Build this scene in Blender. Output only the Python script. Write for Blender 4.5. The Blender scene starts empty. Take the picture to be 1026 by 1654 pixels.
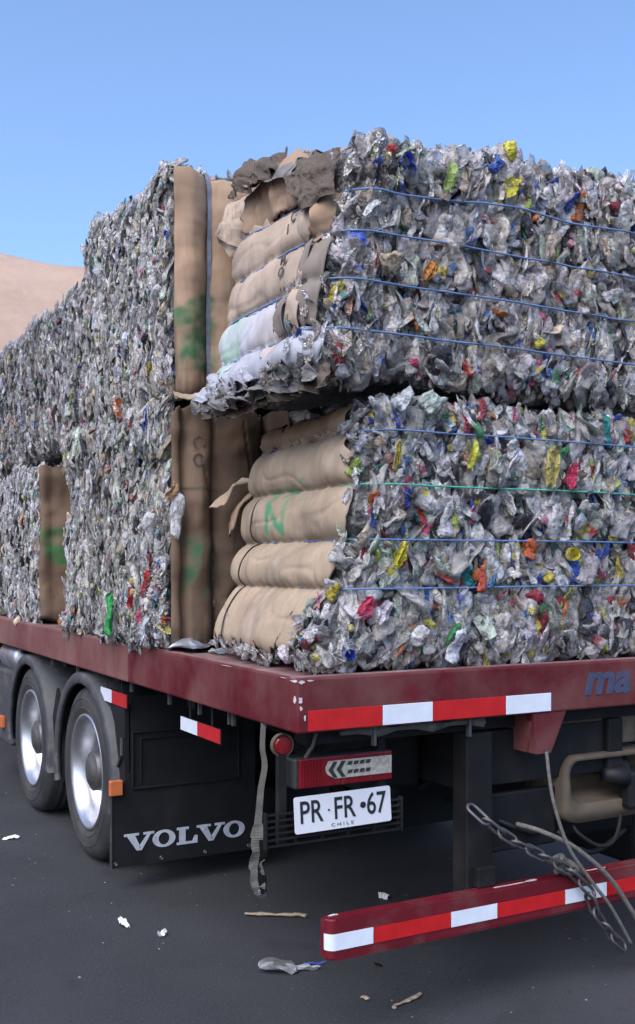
import bpy, bmesh, math, random
import numpy as np
from mathutils import Vector, Matrix

C = bpy.context.scene.collection
rng = np.random.default_rng(7)
random.seed(7)
R = math.radians

# ------------------------------------------------------------------ camera
sc = bpy.context.scene
cd = bpy.data.cameras.new('camera'); cam = bpy.data.objects.new('camera', cd); C.objects.link(cam)
cam.location = (-1.658, -3.196, 1.70)
cam.rotation_euler = (R(90), 0, R(-28.54))
cd.sensor_fit = 'VERTICAL'; cd.sensor_height = 24; cd.sensor_width = 24
cd.lens = 24 * 1676 / 1654
cd.shift_y = 88 / 1654
cd.clip_start = .05; cd.clip_end = 4000
sc.camera = cam

# ------------------------------------------------------------------ sky, sun, exposure
SUN_EL, SUN_AZ = 50.0, -124.0            # azimuth clockwise from +Y
w = bpy.data.worlds.new('World'); sc.world = w; w.use_nodes = True
wn = w.node_tree; bg = wn.nodes['Background']
sky = wn.nodes.new('ShaderNodeTexSky'); sky.sky_type = 'NISHITA'; sky.sun_disc = False
sky.sun_elevation = R(SUN_EL); sky.sun_rotation = R(SUN_AZ)
sky.altitude = 600; sky.air_density = 1.0; sky.dust_density = 5.0; sky.ozone_density = 6.0
wn.links.new(sky.outputs[0], bg.inputs[0]); bg.inputs[1].default_value = 0.15
sd = bpy.data.lights.new('sun', 'SUN'); sun = bpy.data.objects.new('sun', sd); C.objects.link(sun)
sd.energy = 1.05; sd.angle = R(50); sd.color = (1.0, .95, .90)
az = R(SUN_AZ); el = R(SUN_EL)
sdir = Vector((math.sin(az) * math.cos(el), math.cos(az) * math.cos(el), math.sin(el)))
sun.rotation_euler = sdir.to_track_quat('Z', 'Y').to_euler()
sun.location = sdir * 50
sc.view_settings.view_transform = 'Standard'; sc.view_settings.look = 'None'
sc.view_settings.exposure = 1.08; sc.view_settings.gamma = 1
sc.view_settings.use_curve_mapping = False
sc.cycles.max_bounces = 8; sc.cycles.transparent_max_bounces = 8
sc.cycles.use_denoising = True

# ------------------------------------------------------------------ materials
def mat(name, col, rough=.6, metal=0., spec=.5, noise=None, bump=None, dirt=None, coat=0.):
    """noise=(scale, amount) value variation; bump=(scale, strength, dist); dirt=(colour, scale, threshold, softness)"""
    m = bpy.data.materials.new(name); m.use_nodes = True
    nt = m.node_tree; N = nt.nodes; L = nt.links; p = N['Principled BSDF']
    p.inputs['Roughness'].default_value = rough; p.inputs['Metallic'].default_value = metal
    p.inputs['Specular IOR Level'].default_value = spec
    if coat: p.inputs['Coat Weight'].default_value = coat; p.inputs['Coat Roughness'].default_value = .15
    tc = N.new('ShaderNodeTexCoord')
    rgb = N.new('ShaderNodeRGB'); rgb.outputs[0].default_value = (*col, 1); out = rgb.outputs[0]
    if noise:
        n = N.new('ShaderNodeTexNoise'); n.inputs['Scale'].default_value = noise[0]; n.inputs['Detail'].default_value = 6
        L.new(tc.outputs['Object'], n.inputs['Vector'])
        mr = N.new('ShaderNodeMapRange'); mr.inputs[1].default_value = .25; mr.inputs[2].default_value = .75
        mr.inputs[3].default_value = 1 - noise[1]; mr.inputs[4].default_value = 1 + noise[1]
        L.new(n.outputs[0], mr.inputs[0])
        mx = N.new('ShaderNodeVectorMath'); mx.operation = 'SCALE'
        L.new(out, mx.inputs[0]); L.new(mr.outputs[0], mx.inputs['Scale']); out = mx.outputs[0]
    if dirt:
        n = N.new('ShaderNodeTexNoise'); n.inputs['Scale'].default_value = dirt[1]; n.inputs['Detail'].default_value = 8
        n.inputs['Roughness'].default_value = .65
        L.new(tc.outputs['Object'], n.inputs['Vector'])
        mr = N.new('ShaderNodeMapRange'); mr.inputs[1].default_value = dirt[2]; mr.inputs[2].default_value = dirt[2] + dirt[3]
        mr.inputs[4].default_value = dirt[4] if len(dirt) > 4 else 1
        L.new(n.outputs[0], mr.inputs[0])
        mx = N.new('ShaderNodeMix'); mx.data_type = 'RGBA'
        L.new(mr.outputs[0], mx.inputs[0]); L.new(out, mx.inputs[6]); mx.inputs[7].default_value = (*dirt[0], 1)
        out = mx.outputs[2]
        rr = N.new('ShaderNodeMapRange'); rr.inputs[3].default_value = rough; rr.inputs[4].default_value = max(rough, .8)
        L.new(mr.outputs[0], rr.inputs[0]); L.new(rr.outputs[0], p.inputs['Roughness'])
    L.new(out, p.inputs['Base Color'])
    if bump:
        n = N.new('ShaderNodeTexNoise'); n.inputs['Scale'].default_value = bump[0]; n.inputs['Detail'].default_value = 5
        L.new(tc.outputs['Object'], n.inputs['Vector'])
        b = N.new('ShaderNodeBump'); b.inputs['Strength'].default_value = bump[1]; b.inputs['Distance'].default_value = bump[2]
        L.new(n.outputs[0], b.inputs['Height']); L.new(b.outputs[0], p.inputs['Normal'])
    return m

def plastic_mat(name, use_object_color):
    """clear to milky PET: a see-through or cloudy body under a glossy skin, ribs and dents in each bottle's own coordinates ('loc')"""
    m = bpy.data.materials.new(name); m.use_nodes = True
    nt = m.node_tree; N = nt.nodes; L = nt.links; N.remove(N['Principled BSDF']); o = N['Material Output']
    if use_object_color:
        a = N.new('ShaderNodeObjectInfo'); col = a.outputs['Color']; alp = a.outputs['Alpha']
    else:
        a = N.new('ShaderNodeAttribute'); a.attribute_name = 'Col'; col = a.outputs['Color']; alp = a.outputs['Alpha']
    lo = N.new('ShaderNodeAttribute'); lo.attribute_name = 'loc'
    tc = N.new('ShaderNodeTexCoord')
    n = N.new('ShaderNodeTexNoise'); n.inputs['Scale'].default_value = 30; n.inputs['Detail'].default_value = 5
    L.new(tc.outputs['Object' if not use_object_color else 'Generated'], n.inputs['Vector'])
    if use_object_color: n.inputs['Scale'].default_value = 4
    mr = N.new('ShaderNodeMapRange'); mr.inputs[1].default_value = .3; mr.inputs[2].default_value = .7
    mr.inputs[3].default_value = .58; mr.inputs[4].default_value = 1.38
    L.new(n.outputs[0], mr.inputs[0])
    mx = N.new('ShaderNodeVectorMath'); mx.operation = 'SCALE'; L.new(col, mx.inputs[0]); L.new(mr.outputs[0], mx.inputs['Scale'])
    # crumple relief
    vo = N.new('ShaderNodeTexVoronoi'); vo.inputs['Scale'].default_value = 3.0; L.new(lo.outputs['Vector'], vo.inputs['Vector'])
    n2 = N.new('ShaderNodeTexNoise'); n2.inputs['Scale'].default_value = 3.6; n2.inputs['Detail'].default_value = 6; n2.inputs['Distortion'].default_value = 1.6
    L.new(lo.outputs['Vector'], n2.inputs['Vector'])
    wv = N.new('ShaderNodeTexWave'); wv.wave_type = 'BANDS'; wv.bands_direction = 'Z'; wv.inputs['Scale'].default_value = 1.6; wv.inputs['Distortion'].default_value = 7.0
    L.new(lo.outputs['Vector'], wv.inputs['Vector'])
    ad = N.new('ShaderNodeMath'); ad.operation = 'MULTIPLY_ADD'; L.new(wv.outputs['Fac'], ad.inputs[0]); ad.inputs[1].default_value = .10; L.new(n2.outputs[0], ad.inputs[2])
    ad2 = N.new('ShaderNodeMath'); ad2.operation = 'ADD'; L.new(ad.outputs[0], ad2.inputs[0]); L.new(vo.outputs['Distance'], ad2.inputs[1])
    b = N.new('ShaderNodeBump'); b.inputs['Strength'].default_value = .7; b.inputs['Distance'].default_value = .014
    L.new(ad2.outputs[0], b.inputs['Height'])
    vf = N.new('ShaderNodeTexVoronoi'); vf.inputs['Scale'].default_value = 3.4; L.new(lo.outputs['Vector'], vf.inputs['Vector'])
    sb = N.new('ShaderNodeVectorMath'); sb.operation = 'SUBTRACT'; L.new(vf.outputs['Color'], sb.inputs[0]); sb.inputs[1].default_value = (.5, .5, .5)
    sl = N.new('ShaderNodeVectorMath'); sl.operation = 'SCALE'; sl.inputs['Scale'].default_value = .7; L.new(sb.outputs[0], sl.inputs[0])
    av = N.new('ShaderNodeVectorMath'); av.operation = 'ADD'; L.new(b.outputs[0], av.inputs[0]); L.new(sl.outputs[0], av.inputs[1])
    b = N.new('ShaderNodeVectorMath'); b.operation = 'NORMALIZE'; L.new(av.outputs[0], b.inputs[0])
    df = N.new('ShaderNodeBsdfDiffuse'); L.new(mx.outputs[0], df.inputs[0]); L.new(b.outputs[0], df.inputs['Normal'])
    tl = N.new('ShaderNodeBsdfTranslucent'); L.new(mx.outputs[0], tl.inputs[0]); L.new(b.outputs[0], tl.inputs['Normal'])
    ms = N.new('ShaderNodeMixShader'); ms.inputs[0].default_value = .38; L.new(df.outputs[0], ms.inputs[1]); L.new(tl.outputs[0], ms.inputs[2])
    tr = N.new('ShaderNodeBsdfTransparent'); tr.inputs[0].default_value = (.96, .97, .98, 1)
    mb_ = N.new('ShaderNodeMixShader'); L.new(alp, mb_.inputs[0]); L.new(tr.outputs[0], mb_.inputs[1]); L.new(ms.outputs[0], mb_.inputs[2])
    gl = N.new('ShaderNodeBsdfGlossy'); gl.inputs['Roughness'].default_value = .42; L.new(b.outputs[0], gl.inputs['Normal'])
    fr = N.new('ShaderNodeFresnel'); fr.inputs['IOR'].default_value = 1.45; L.new(b.outputs[0], fr.inputs['Normal'])
    mg = N.new('ShaderNodeMixShader'); fm = N.new('ShaderNodeMath'); fm.operation = 'MULTIPLY'; fm.inputs[1].default_value = .7; L.new(fr.outputs[0], fm.inputs[0]); L.new(fm.outputs[0], mg.inputs[0]); L.new(mb_.outputs[0], mg.inputs[1]); L.new(gl.outputs[0], mg.inputs[2])
    L.new(mg.outputs[0], o.inputs[0])
    return m

def card_mat(name, col):
    """cardboard: base colour with grain, scuffs and a painted-on 'Paint' attribute (rgb + mask)"""
    m = bpy.data.materials.new(name); m.use_nodes = True
    nt = m.node_tree; N = nt.nodes; L = nt.links; p = N['Principled BSDF']
    p.inputs['Roughness'].default_value = .85; p.inputs['Specular IOR Level'].default_value = .25
    tc = N.new('ShaderNodeTexCoord')
    def noise(scale, det, sx=1, sy=1, sz=1):
        mp = N.new('ShaderNodeMapping'); mp.inputs['Scale'].default_value = (sx, sy, sz); L.new(tc.outputs['Object'], mp.inputs[0])
        n = N.new('ShaderNodeTexNoise'); n.inputs['Scale'].default_value = scale; n.inputs['Detail'].default_value = det
        L.new(mp.outputs[0], n.inputs['Vector']); return n.outputs[0]
    def rng_(s, a, b, c, d):
        mr = N.new('ShaderNodeMapRange'); L.new(s, mr.inputs[0])
        for i, v in enumerate((a, b, c, d)): mr.inputs[i + 1].default_value = v
        return mr.outputs[0]
    def mix(f, a, bcol):
        mx = N.new('ShaderNodeMix'); mx.data_type = 'RGBA'; L.new(f, mx.inputs[0]); L.new(a, mx.inputs[6])
        if isinstance(bcol, tuple): mx.inputs[7].default_value = (*bcol, 1)
        else: L.new(bcol, mx.inputs[7])
        return mx.outputs[2]
    rgb = N.new('ShaderNodeRGB'); rgb.outputs[0].default_value = (*col, 1)
    c = mix(rng_(noise(3.4, 8), .40, .70, 0, .75), rgb.outputs[0], tuple(x * .55 for x in col))
    c = mix(rng_(noise(5, 7), .55, .8, 0, .6), c, (min(1, col[0] * 1.35), min(1, col[1] * 1.4), min(1, col[2] * 1.6)))
    c = mix(rng_(noise(9, 5, 5, 5, .6), .5, .8, 0, .35), c, tuple(x * .5 for x in col))
    at = N.new('ShaderNodeAttribute'); at.attribute_name = 'Paint'
    c = mix(at.outputs['Alpha'], c, at.outputs['Color'])
    L.new(c, p.inputs['Base Color'])
    b = N.new('ShaderNodeBump'); b.inputs['Strength'].default_value = .45; b.inputs['Distance'].default_value = .01
    L.new(noise(14, 6), b.inputs['Height']); L.new(b.outputs[0], p.inputs['Normal'])
    return m

M = {}
M['asphalt'] = mat('asphalt', (.027, .028, .032), .85, noise=(1.1, .4), bump=(140, .8, .005), dirt=((.058, .058, .062), 95, .52, .16))
def _asphalt(m):
    nt = m.node_tree; N = nt.nodes; L = nt.links; p = N['Principled BSDF']; src = p.inputs['Base Color'].links[0].from_socket
    tc = N.new('ShaderNodeTexCoord')
    for sc_, dist, lo_, hi_, f in ((3.3, 2.5, .60, .70, .55), (17, 1, .66, .70, .6), (.7, 1, .5, .75, .35)):   # oil spots, dark pits, old patches
        n = N.new('ShaderNodeTexNoise'); n.inputs['Scale'].default_value = sc_; n.inputs['Detail'].default_value = 3; n.inputs['Distortion'].default_value = dist * .2
        L.new(tc.outputs['Object'], n.inputs['Vector'])
        mr = N.new('ShaderNodeMapRange'); L.new(n.outputs[0], mr.inputs[0]); mr.inputs[1].default_value = lo_; mr.inputs[2].default_value = hi_; mr.inputs[4].default_value = f
        mx = N.new('ShaderNodeMix'); mx.data_type = 'RGBA'; L.new(mr.outputs[0], mx.inputs[0]); L.new(src, mx.inputs[6]); mx.inputs[7].default_value = (.016, .016, .018, 1); src = mx.outputs[2]
    L.new(src, p.inputs['Base Color'])
_asphalt(M['asphalt'])
M['hill'] = mat('desert_hill', (.37, .255, .19), .95, noise=(.02, .12), bump=(.05, .6, 4), dirt=((.43, .31, .24), .012, .45, .2))
M['maroon'] = mat('maroon_paint', (.10, .0085, .014), .55, spec=.2, noise=(3, .3), bump=(40, .08, .003), dirt=((.16, .085, .075), 2.6, .40, .30, .75))
M['maroon_dusty'] = mat('dusty_maroon_side', (.11, .014, .020), .55, spec=.25, noise=(3, .3), bump=(40, .08, .003), dirt=((.26, .165, .14), 1.6, .30, .4, .72))
M['maroon_top'] = mat('dusty_deck_plate', (.17, .085, .085), .6, noise=(4, .3), bump=(60, .15, .003), dirt=((.30, .23, .21), 3.0, .45, .3))
M['maroon_bar'] = mat('maroon_bar_paint', (.12, .008, .015), .42, spec=.35, noise=(4, .2), dirt=((.12, .07, .06), 5, .5, .3, .7))
M['chip'] = mat('bare_chipped_primer', (.55, .50, .50), .7, noise=(30, .3))
M['red_reflect'] = mat('red_reflective_tape', (.46, .012, .014), .3, spec=.6, noise=(20, .15), bump=(220, .15, .001), dirt=((.25, .06, .05), 9, .6, .2, .5))
M['white_reflect'] = mat('white_reflective_tape', (.66, .70, .78), .3, spec=.6, noise=(20, .08), bump=(220, .15, .001), dirt=((.40, .40, .42), 9, .6, .2, .5))
M['black'] = mat('black_chassis_paint', (.007, .007, .008), .65, spec=.3, noise=(6, .4), bump=(40, .15, .003), dirt=((.020, .018, .016), 6, .52, .25))
M['black2'] = mat('black_flap_rubber', (.009, .010, .012), .55, spec=.3, noise=(5, .3), bump=(30, .1, .003), dirt=((.022, .022, .024), 4, .55, .25, .7))
M['tyre'] = mat('tyre_rubber', (.025, .025, .026), .75, noise=(9, .3), bump=(60, .2, .003), dirt=((.075, .072, .068), 5, .45, .3, .8))
M['fender'] = mat('grey_fender_plastic', (.045, .047, .053), .6, noise=(6, .2), bump=(90, .1, .002), dirt=((.13, .12, .115), 7, .5, .25))
M['rim'] = mat('polished_aluminium', (.58, .59, .62), .40, 1., noise=(12, .15), dirt=((.30, .29, .28), 10, .55, .25, .6))
M['disc'] = mat('dusty_wheel_disc', (.13, .13, .128), .5, .7, noise=(8, .3), dirt=((.09, .08, .07), 7, .45, .25))
M['steel'] = mat('dull_steel', (.13, .13, .14), .5, .8, noise=(20, .3), dirt=((.15, .11, .08), 18, .5, .25))
M['orange'] = mat('amber_lens', (.50, .14, .045), .35, noise=(30, .1), bump=(200, .2, .001))
M['lamp_red'] = mat('red_lamp_lens', (.16, .004, .008), .22, spec=.6, noise=(25, .2), bump=(140, .25, .001), dirt=((.12, .03, .03), 10, .55, .25, .6))
M['lamp_clear'] = mat('clear_lamp_lens', (.42, .39, .33), .25, noise=(60, .35), bump=(160, .5, .002))
M['lamp_dark'] = mat('dark_lamp_bezel', (.03, .032, .03), .4, noise=(30, .2))
M['plate'] = mat('white_plate_enamel', (.60, .61, .65), .4, noise=(8, .05), dirt=((.45, .43, .41), 9, .58, .2, .5))
M['ink'] = mat('black_plate_ink', (.012, .012, .016), .5, noise=(20, .2))
M['silver'] = mat('silver_lettering', (.42, .45, .52), .5, noise=(18, .2), dirt=((.18, .18, .2), 14, .55, .2, .7))
M['blue_ink'] = mat('faded_blue_lettering', (.05, .058, .11), .5, noise=(18, .25), dirt=((.11, .03, .04), 16, .55, .2, .8))
M['rust'] = mat('dusty_tan_metal', (.10, .076, .052), .8, noise=(8, .35), bump=(40, .3, .004), dirt=((.07, .055, .045), 5, .5, .25))
M['webbing'] = mat('grey_webbing', (.085, .082, .075), .85, noise=(20, .35), bump=(150, .4, .003), dirt=((.04, .04, .038), 14, .5, .25))
M['rope'] = mat('grimy_rope', (.13, .12, .11), .85, noise=(60, .4), bump=(160, .5, .003))
M['twine'] = mat('blue_twine', (.11, .19, .37), .55, noise=(40, .3), bump=(200, .3, .002))
M['twine_green'] = mat('green_twine', (.08, .38, .28), .55, noise=(40, .3), bump=(200, .3, .002))
M['twine_grey'] = mat('grey_strap', (.16, .175, .22), .55, noise=(30, .3), bump=(150, .3, .002))
M['print'] = mat('faded_print_ink', (.085, .07, .065), .9, noise=(60, .5))
M['cord'] = mat('dark_cord', (.03, .028, .028), .8, noise=(40, .3))
M['card'] = card_mat('tan_cardboard', (.39, .30, .215))
M['card2'] = card_mat('weathered_cardboard', (.36, .245, .165))
M['card3'] = card_mat('pinkish_cardboard', (.44, .345, .27))
M['kraft_dark'] = card_mat('dark_wrapping_paper', (.125, .098, .08))
M['paper_fold'] = card_mat('crumpled_brown_paper', (.24, .20, .17))
M['card_shade'] = card_mat('shade_dark_cardboard', (.165, .11, .075))  # base colour darkened to carry the shade in the gaps between stacks
M['white_film'] = card_mat('white_wrapping_film', (.38, .39, .44))
M['film'] = card_mat('grey_torn_film', (.21, .20, .20))
M['plastic'] = plastic_mat('pressed_plastic', False)
M['plastic_piece'] = plastic_mat('crushed_bottle_plastic', True)
M['paper'] = mat('white_paper', (.66, .66, .66), .8, noise=(25, .15), bump=(60, .4, .003))
M['grit'] = mat('pale_grit', (.20, .19, .18), .9, noise=(9, .6))
M['stick'] = mat('dry_wood', (.30, .23, .16), .85, noise=(40, .35), bump=(90, .4, .003))

# ------------------------------------------------------------------ helpers
def wloc(o):
    v = Vector((0, 0, 0))
    while o is not None: v += o.location; o = o.parent
    return v

def obj(name, V, F, m, parent=None, smooth=False, attr=None, attr_name='Col', loc=None):
    """link vertices (world coordinates) + faces as ONE mesh object, origin at its centre"""
    V = np.asarray(V, dtype=np.float64).reshape(-1, 3)
    c = (V.min(0) + V.max(0)) / 2
    me = bpy.data.meshes.new(name)
    if isinstance(F, np.ndarray) and F.ndim == 2 and F.shape[1] == 3 and len(F) > 200:
        Vc = (V - c).astype(np.float32)
        me.vertices.add(len(Vc)); me.vertices.foreach_set('co', Vc.ravel())
        me.loops.add(F.size); me.loops.foreach_set('vertex_index', F.ravel().astype(np.int32))
        me.polygons.add(len(F)); me.polygons.foreach_set('loop_start', np.arange(0, F.size, 3, dtype=np.int32))
        me.update(calc_edges=True); me.validate()
    else:
        me.from_pydata((V - c).tolist(), [], [tuple(int(i) for i in f) for f in F])
    if attr is not None:
        a = me.color_attributes.new(attr_name, 'FLOAT_COLOR', 'POINT')
        a.data.foreach_set('color', np.asarray(attr, dtype=np.float32).ravel())
    if loc is not None:
        a = me.attributes.new('loc', 'FLOAT_VECTOR', 'POINT'); a.data.foreach_set('vector', np.asarray(loc, dtype=np.float32).ravel())
    if m is not None: me.materials.append(m)
    me.polygons.foreach_set('use_smooth', np.broadcast_to(np.asarray(smooth, dtype=bool), len(me.polygons)).tolist())
    me.update()
    o = bpy.data.objects.new(name, me); C.objects.link(o)
    off = wloc(parent) if parent is not None else Vector((0, 0, 0))
    if parent is not None: o.parent = parent
    o.location = Vector(c) - off
    return o

def empty(name, loc, label, cat, group=None):
    o = bpy.data.objects.new(name, None); C.objects.link(o); o.location = loc; o.empty_display_size = .1
    tag(o, label, cat, group); return o

def tag(o, label, cat, group=None):
    o['label'] = label; o['category'] = cat
    if group: o['group'] = group
    return o

class MB:
    def __init__(s): s.V = []; s.F = []
    def add(s, V, F):
        n = len(s.V); s.V += [tuple(v) for v in V]; s.F += [tuple(i + n for i in f) for f in F]; return s
    def box(s, lo, hi, ch=0.):
        x0, y0, z0 = lo; x1, y1, z1 = hi
        if ch <= 0:
            return s.add([(x0, y0, z0), (x1, y0, z0), (x1, y1, z0), (x0, y1, z0), (x0, y0, z1), (x1, y0, z1), (x1, y1, z1), (x0, y1, z1)],
                         [(0, 3, 2, 1), (4, 5, 6, 7), (0, 1, 5, 4), (1, 2, 6, 5), (2, 3, 7, 6), (3, 0, 4, 7)])
        bm = bmesh.new(); bmesh.ops.create_cube(bm, size=1)
        for v in bm.verts:
            v.co = Vector(((x0 + x1) / 2 + v.co.x * (x1 - x0), (y0 + y1) / 2 + v.co.y * (y1 - y0), (z0 + z1) / 2 + v.co.z * (z1 - z0)))
        bmesh.ops.bevel(bm, geom=bm.edges[:], offset=ch, segments=2, affect='EDGES', profile=.5)
        return s.bm(bm)
    def bm(s, bm):
        bm.verts.index_update()
        s.add([v.co[:] for v in bm.verts], [[v.index for v in f.verts] for f in bm.faces]); bm.free(); return s
    def prism(s, poly, axis, a, b):
        """poly of 2D points extruded along axis from a to b"""
        def P(u, v, w): return {'x': (w, u, v), 'y': (u, w, v), 'z': (u, v, w)}[axis]
        n = len(poly); V = [P(*p, a) for p in poly] + [P(*p, b) for p in poly]
        F = [tuple(range(n)), tuple(range(2 * n - 1, n - 1, -1))] + [(i, (i + 1) % n, n + (i + 1) % n, n + i) for i in range(n)]
        return s.add(V, F)
    def tube(s, pts, r, n=8, closed=False, sq=1.):
        pts = [Vector(p) for p in pts]; k = len(pts); V = []; F = []
        rs = r if hasattr(r, '__len__') else [r] * k
        prev = None
        for i, p in enumerate(pts):
            a = pts[(i - 1) % k] if (closed or i > 0) else p; b = pts[(i + 1) % k] if (closed or i < k - 1) else p
            t = (b - a).normalized()
            if prev is None:
                u = t.cross(Vector((0, 0, 1)))
                if u.length < .1: u = t.cross(Vector((1, 0, 0)))
            else: u = prev - t * prev.dot(t)
            u.normalize(); prev = u; w_ = t.cross(u)
            for j in range(n):
                an = 2 * math.pi * j / n
                V.append(p + u * math.cos(an) * rs[i] + w_ * math.sin(an) * rs[i] * sq)
        for i in range(k if closed else k - 1):
            for j in range(n):
                F.append((i * n + j, i * n + (j + 1) % n, ((i + 1) % k) * n + (j + 1) % n, ((i + 1) % k) * n + j))
        if not closed: F += [tuple(range(n - 1, -1, -1)), tuple(range((k - 1) * n, k * n))]
        return s.add(V, F)
    def lathe(s, prof, cx, cy, cz, n=48, axis='x', a0=0, a1=2 * math.pi):
        """profile of (along, radius) spun about an axis through (cx,cy,cz)"""
        full = abs(a1 - a0 - 2 * math.pi) < 1e-6; m = n if full else n + 1; V = []; F = []
        for i in range(m):
            a = a0 + (a1 - a0) * i / n
            for (u, r) in prof:
                if axis == 'x': V.append((cx + u, cy + r * math.cos(a), cz + r * math.sin(a)))
                elif axis == 'y': V.append((cx + r * math.cos(a), cy + u, cz + r * math.sin(a)))
                else: V.append((cx + r * math.cos(a), cy + r * math.sin(a), cz + u))
        k = len(prof)
        for i in range(n):
            j = (i + 1) % m
            for q in range(k - 1): F.append((i * k + q, i * k + q + 1, j * k + q + 1, j * k + q))
        return s.add(V, F)
    def build(s, name, m, parent=None, smooth=False): return obj(name, s.V, s.F, m, parent, smooth)

# --- numpy value noise
def _h(ix, iy, iz, seed):
    n = (ix * 374761393 + iy * 668265263 + iz * 2147483647 + seed * 974634777) & 0xFFFFFFFF
    n = ((n ^ (n >> 13)) * 1274126177) & 0xFFFFFFFF
    return ((n ^ (n >> 16)) & 0xFFFF) / 32767.5 - 1
def vnoise(P, seed=0):
    P = np.asarray(P, dtype=np.float64); I = np.floor(P).astype(np.int64); f = P - I; f = f * f * (3 - 2 * f)
    r = 0
    for dx in (0, 1):
        for dy in (0, 1):
            for dz in (0, 1):
                wgt = (f[:, 0] if dx else 1 - f[:, 0]) * (f[:, 1] if dy else 1 - f[:, 1]) * (f[:, 2] if dz else 1 - f[:, 2])
                r = r + wgt * _h(I[:, 0] + dx, I[:, 1] + dy, I[:, 2] + dz, seed)
    return r
def fbm(P, seed=0, o=3):
    P = np.asarray(P, dtype=np.float64); return sum(vnoise(P * 2 ** k, seed + k) * .5 ** k for k in range(o))

def grid_faces(nu, nv):
    return [(i * nv + j, (i + 1) * nv + j, (i + 1) * nv + j + 1, i * nv + j + 1) for i in range(nu - 1) for j in range(nv - 1)]

def shell(V, nu, nv, Nrm, t):
    """give a grid sheet a real thickness"""
    V = np.asarray(V); n = nu * nv; F = grid_faces(nu, nv)
    V2 = np.vstack([V, V - Nrm * t]); G = list(F) + [tuple(n + i for i in f[::-1]) for f in F]
    rim = [i * nv for i in range(nu)] + [(nu - 1) * nv + j for j in range(1, nv)] + [i * nv + nv - 1 for i in range(nu - 2, -1, -1)] + [j for j in range(nv - 2, 0, -1)]
    for a, b in zip(rim, rim[1:] + rim[:1]): G.append((a, n + a, n + b, b))
    return V2, G

def normals_grid(V, nu, nv):
    G = V.reshape(nu, nv, 3); du = np.gradient(G, axis=0); dv = np.gradient(G, axis=1)
    n = np.cross(du, dv); n /= np.linalg.norm(n, axis=2, keepdims=True) + 1e-9
    return n.reshape(-1, 3)

def curve(P, n=40):
    P = np.array(P); t = np.linspace(0, len(P) - 1, n); i = np.clip(t.astype(int), 0, len(P) - 2); f = (t - i)[:, None]
    A = P[np.maximum(i - 1, 0)]; B = P[i]; Cc = P[i + 1]; D = P[np.minimum(i + 2, len(P) - 1)]
    return (.5 * (2 * B + (Cc - A) * f + (2 * A - 5 * B + 4 * Cc - D) * f ** 2 + (3 * B - A - 3 * Cc + D) * f ** 3)).tolist()

def text_mesh(s, size, m, name, parent, origin, xdir, ydir, ext=.002, bold=0., shear=0., align='LEFT', sx=1.):
    cu = bpy.data.curves.new('text', 'FONT'); cu.body = s; cu.size = size; cu.extrude = ext; cu.offset = bold; cu.shear = shear
    cu.align_x = align; cu.resolution_u = 4
    t = bpy.data.objects.new('text', cu); C.objects.link(t)
    bpy.context.view_layer.update()
    me = bpy.data.meshes.new_from_object(t.evaluated_get(bpy.context.evaluated_depsgraph_get()))
    V = np.array([v.co[:] for v in me.vertices]); F = [tuple(p.vertices) for p in me.polygons]
    C.objects.unlink(t); bpy.data.objects.remove(t); bpy.data.curves.remove(cu); bpy.data.meshes.remove(me)
    X = np.array(xdir, float); Y = np.array(ydir, float); Z = np.cross(X, Y)
    W = np.array(origin) + V[:, :1] * sx * X + V[:, 1:2] * Y + V[:, 2:3] * Z
    return obj(name, W, F, m, parent)

# ================================================================== SETTING
g = MB(); n = 41; s_ = 900.
V = []; 
for i in range(n):
    for j in range(n): V.append(((i / (n - 1) - .5) * 2 * s_, (j / (n - 1) - .5) * 2 * s_, 0))
o = obj('asphalt_ground', V, grid_faces(n, n), M['asphalt']); o['kind'] = 'structure'
# desert ridge far behind the truck
nu, nv = 120, 40; V = []
A = np.linspace(-100, 70, nu); Tt = np.linspace(0, 1, nv)
P = np.array([(a, t, 0) for a in A for t in Tt])
ridge = 1 + .10 * fbm(np.c_[P[:, 0] / 22, P[:, 0] * 0, P[:, 0] * 0], 5, 4)
slope = P[:, 1] ** .8
dist = 420 + 260 * P[:, 1]
ang = np.radians(P[:, 0])
z = 184 * ridge * slope + 9 * fbm(np.c_[P[:, 0] / 3.2, P[:, 1] * 5, P[:, 0] * 0], 9, 4) * np.minimum(1, P[:, 1] * 4) * (1 - .8 * P[:, 1]) - 1
V = np.c_[np.sin(ang) * dist, np.cos(ang) * dist, z]
back = V.reshape(nu, nv, 3)[:, -1].copy(); back[:, :2] *= 1.6; back[:, 2] = -1
G = np.concatenate([V.reshape(nu, nv, 3), back[:, None]], axis=1).reshape(-1, 3)
o = obj('desert_hill', G, grid_faces(nu, nv + 1), M['hill'], smooth=True); o['kind'] = 'structure'

# ================================================================== TRUCK
truck = empty('flatbed_truck', (1.25, 3.0, 0), 'dark red flatbed truck loaded with plastic bales, seen from its rear corner', 'truck')
ZB, ZT = 1.117, 1.310
# deck frame: a rim channel round a plate
mb = MB()
mb.box((0, 0, ZB), (2.5, .06, ZT), .008)
mb.build('rear_rail', M['maroon'], truck)
MB().box((0, .061, ZB), (.06, 1.858, ZT), .008).build('side_rail', M['maroon'], truck)
MB().box((0, 1.864, ZB - .002), (.06, 8.2, ZT - .002), .008).build('side_rail', M['maroon_dusty'], truck)
MB().box((2.44, .061, ZB), (2.5, 8.2, ZT), .008).build('side_rail', M['maroon'], truck)
MB().box((.0605, .0605, ZT - .03), (2.4395, 8.2, ZT - .006)).build('deck_plate', M['maroon_top'], truck)
MB().box((-.0015, .02, ZT - .006), (2.48, .05, ZT + .004), .002).build('lip', M['maroon_top'], truck)
MB().box((.012, .051, ZT - .004), (.05, 8.19, ZT + .003), .002).build('lip', M['maroon_top'], truck)
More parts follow.
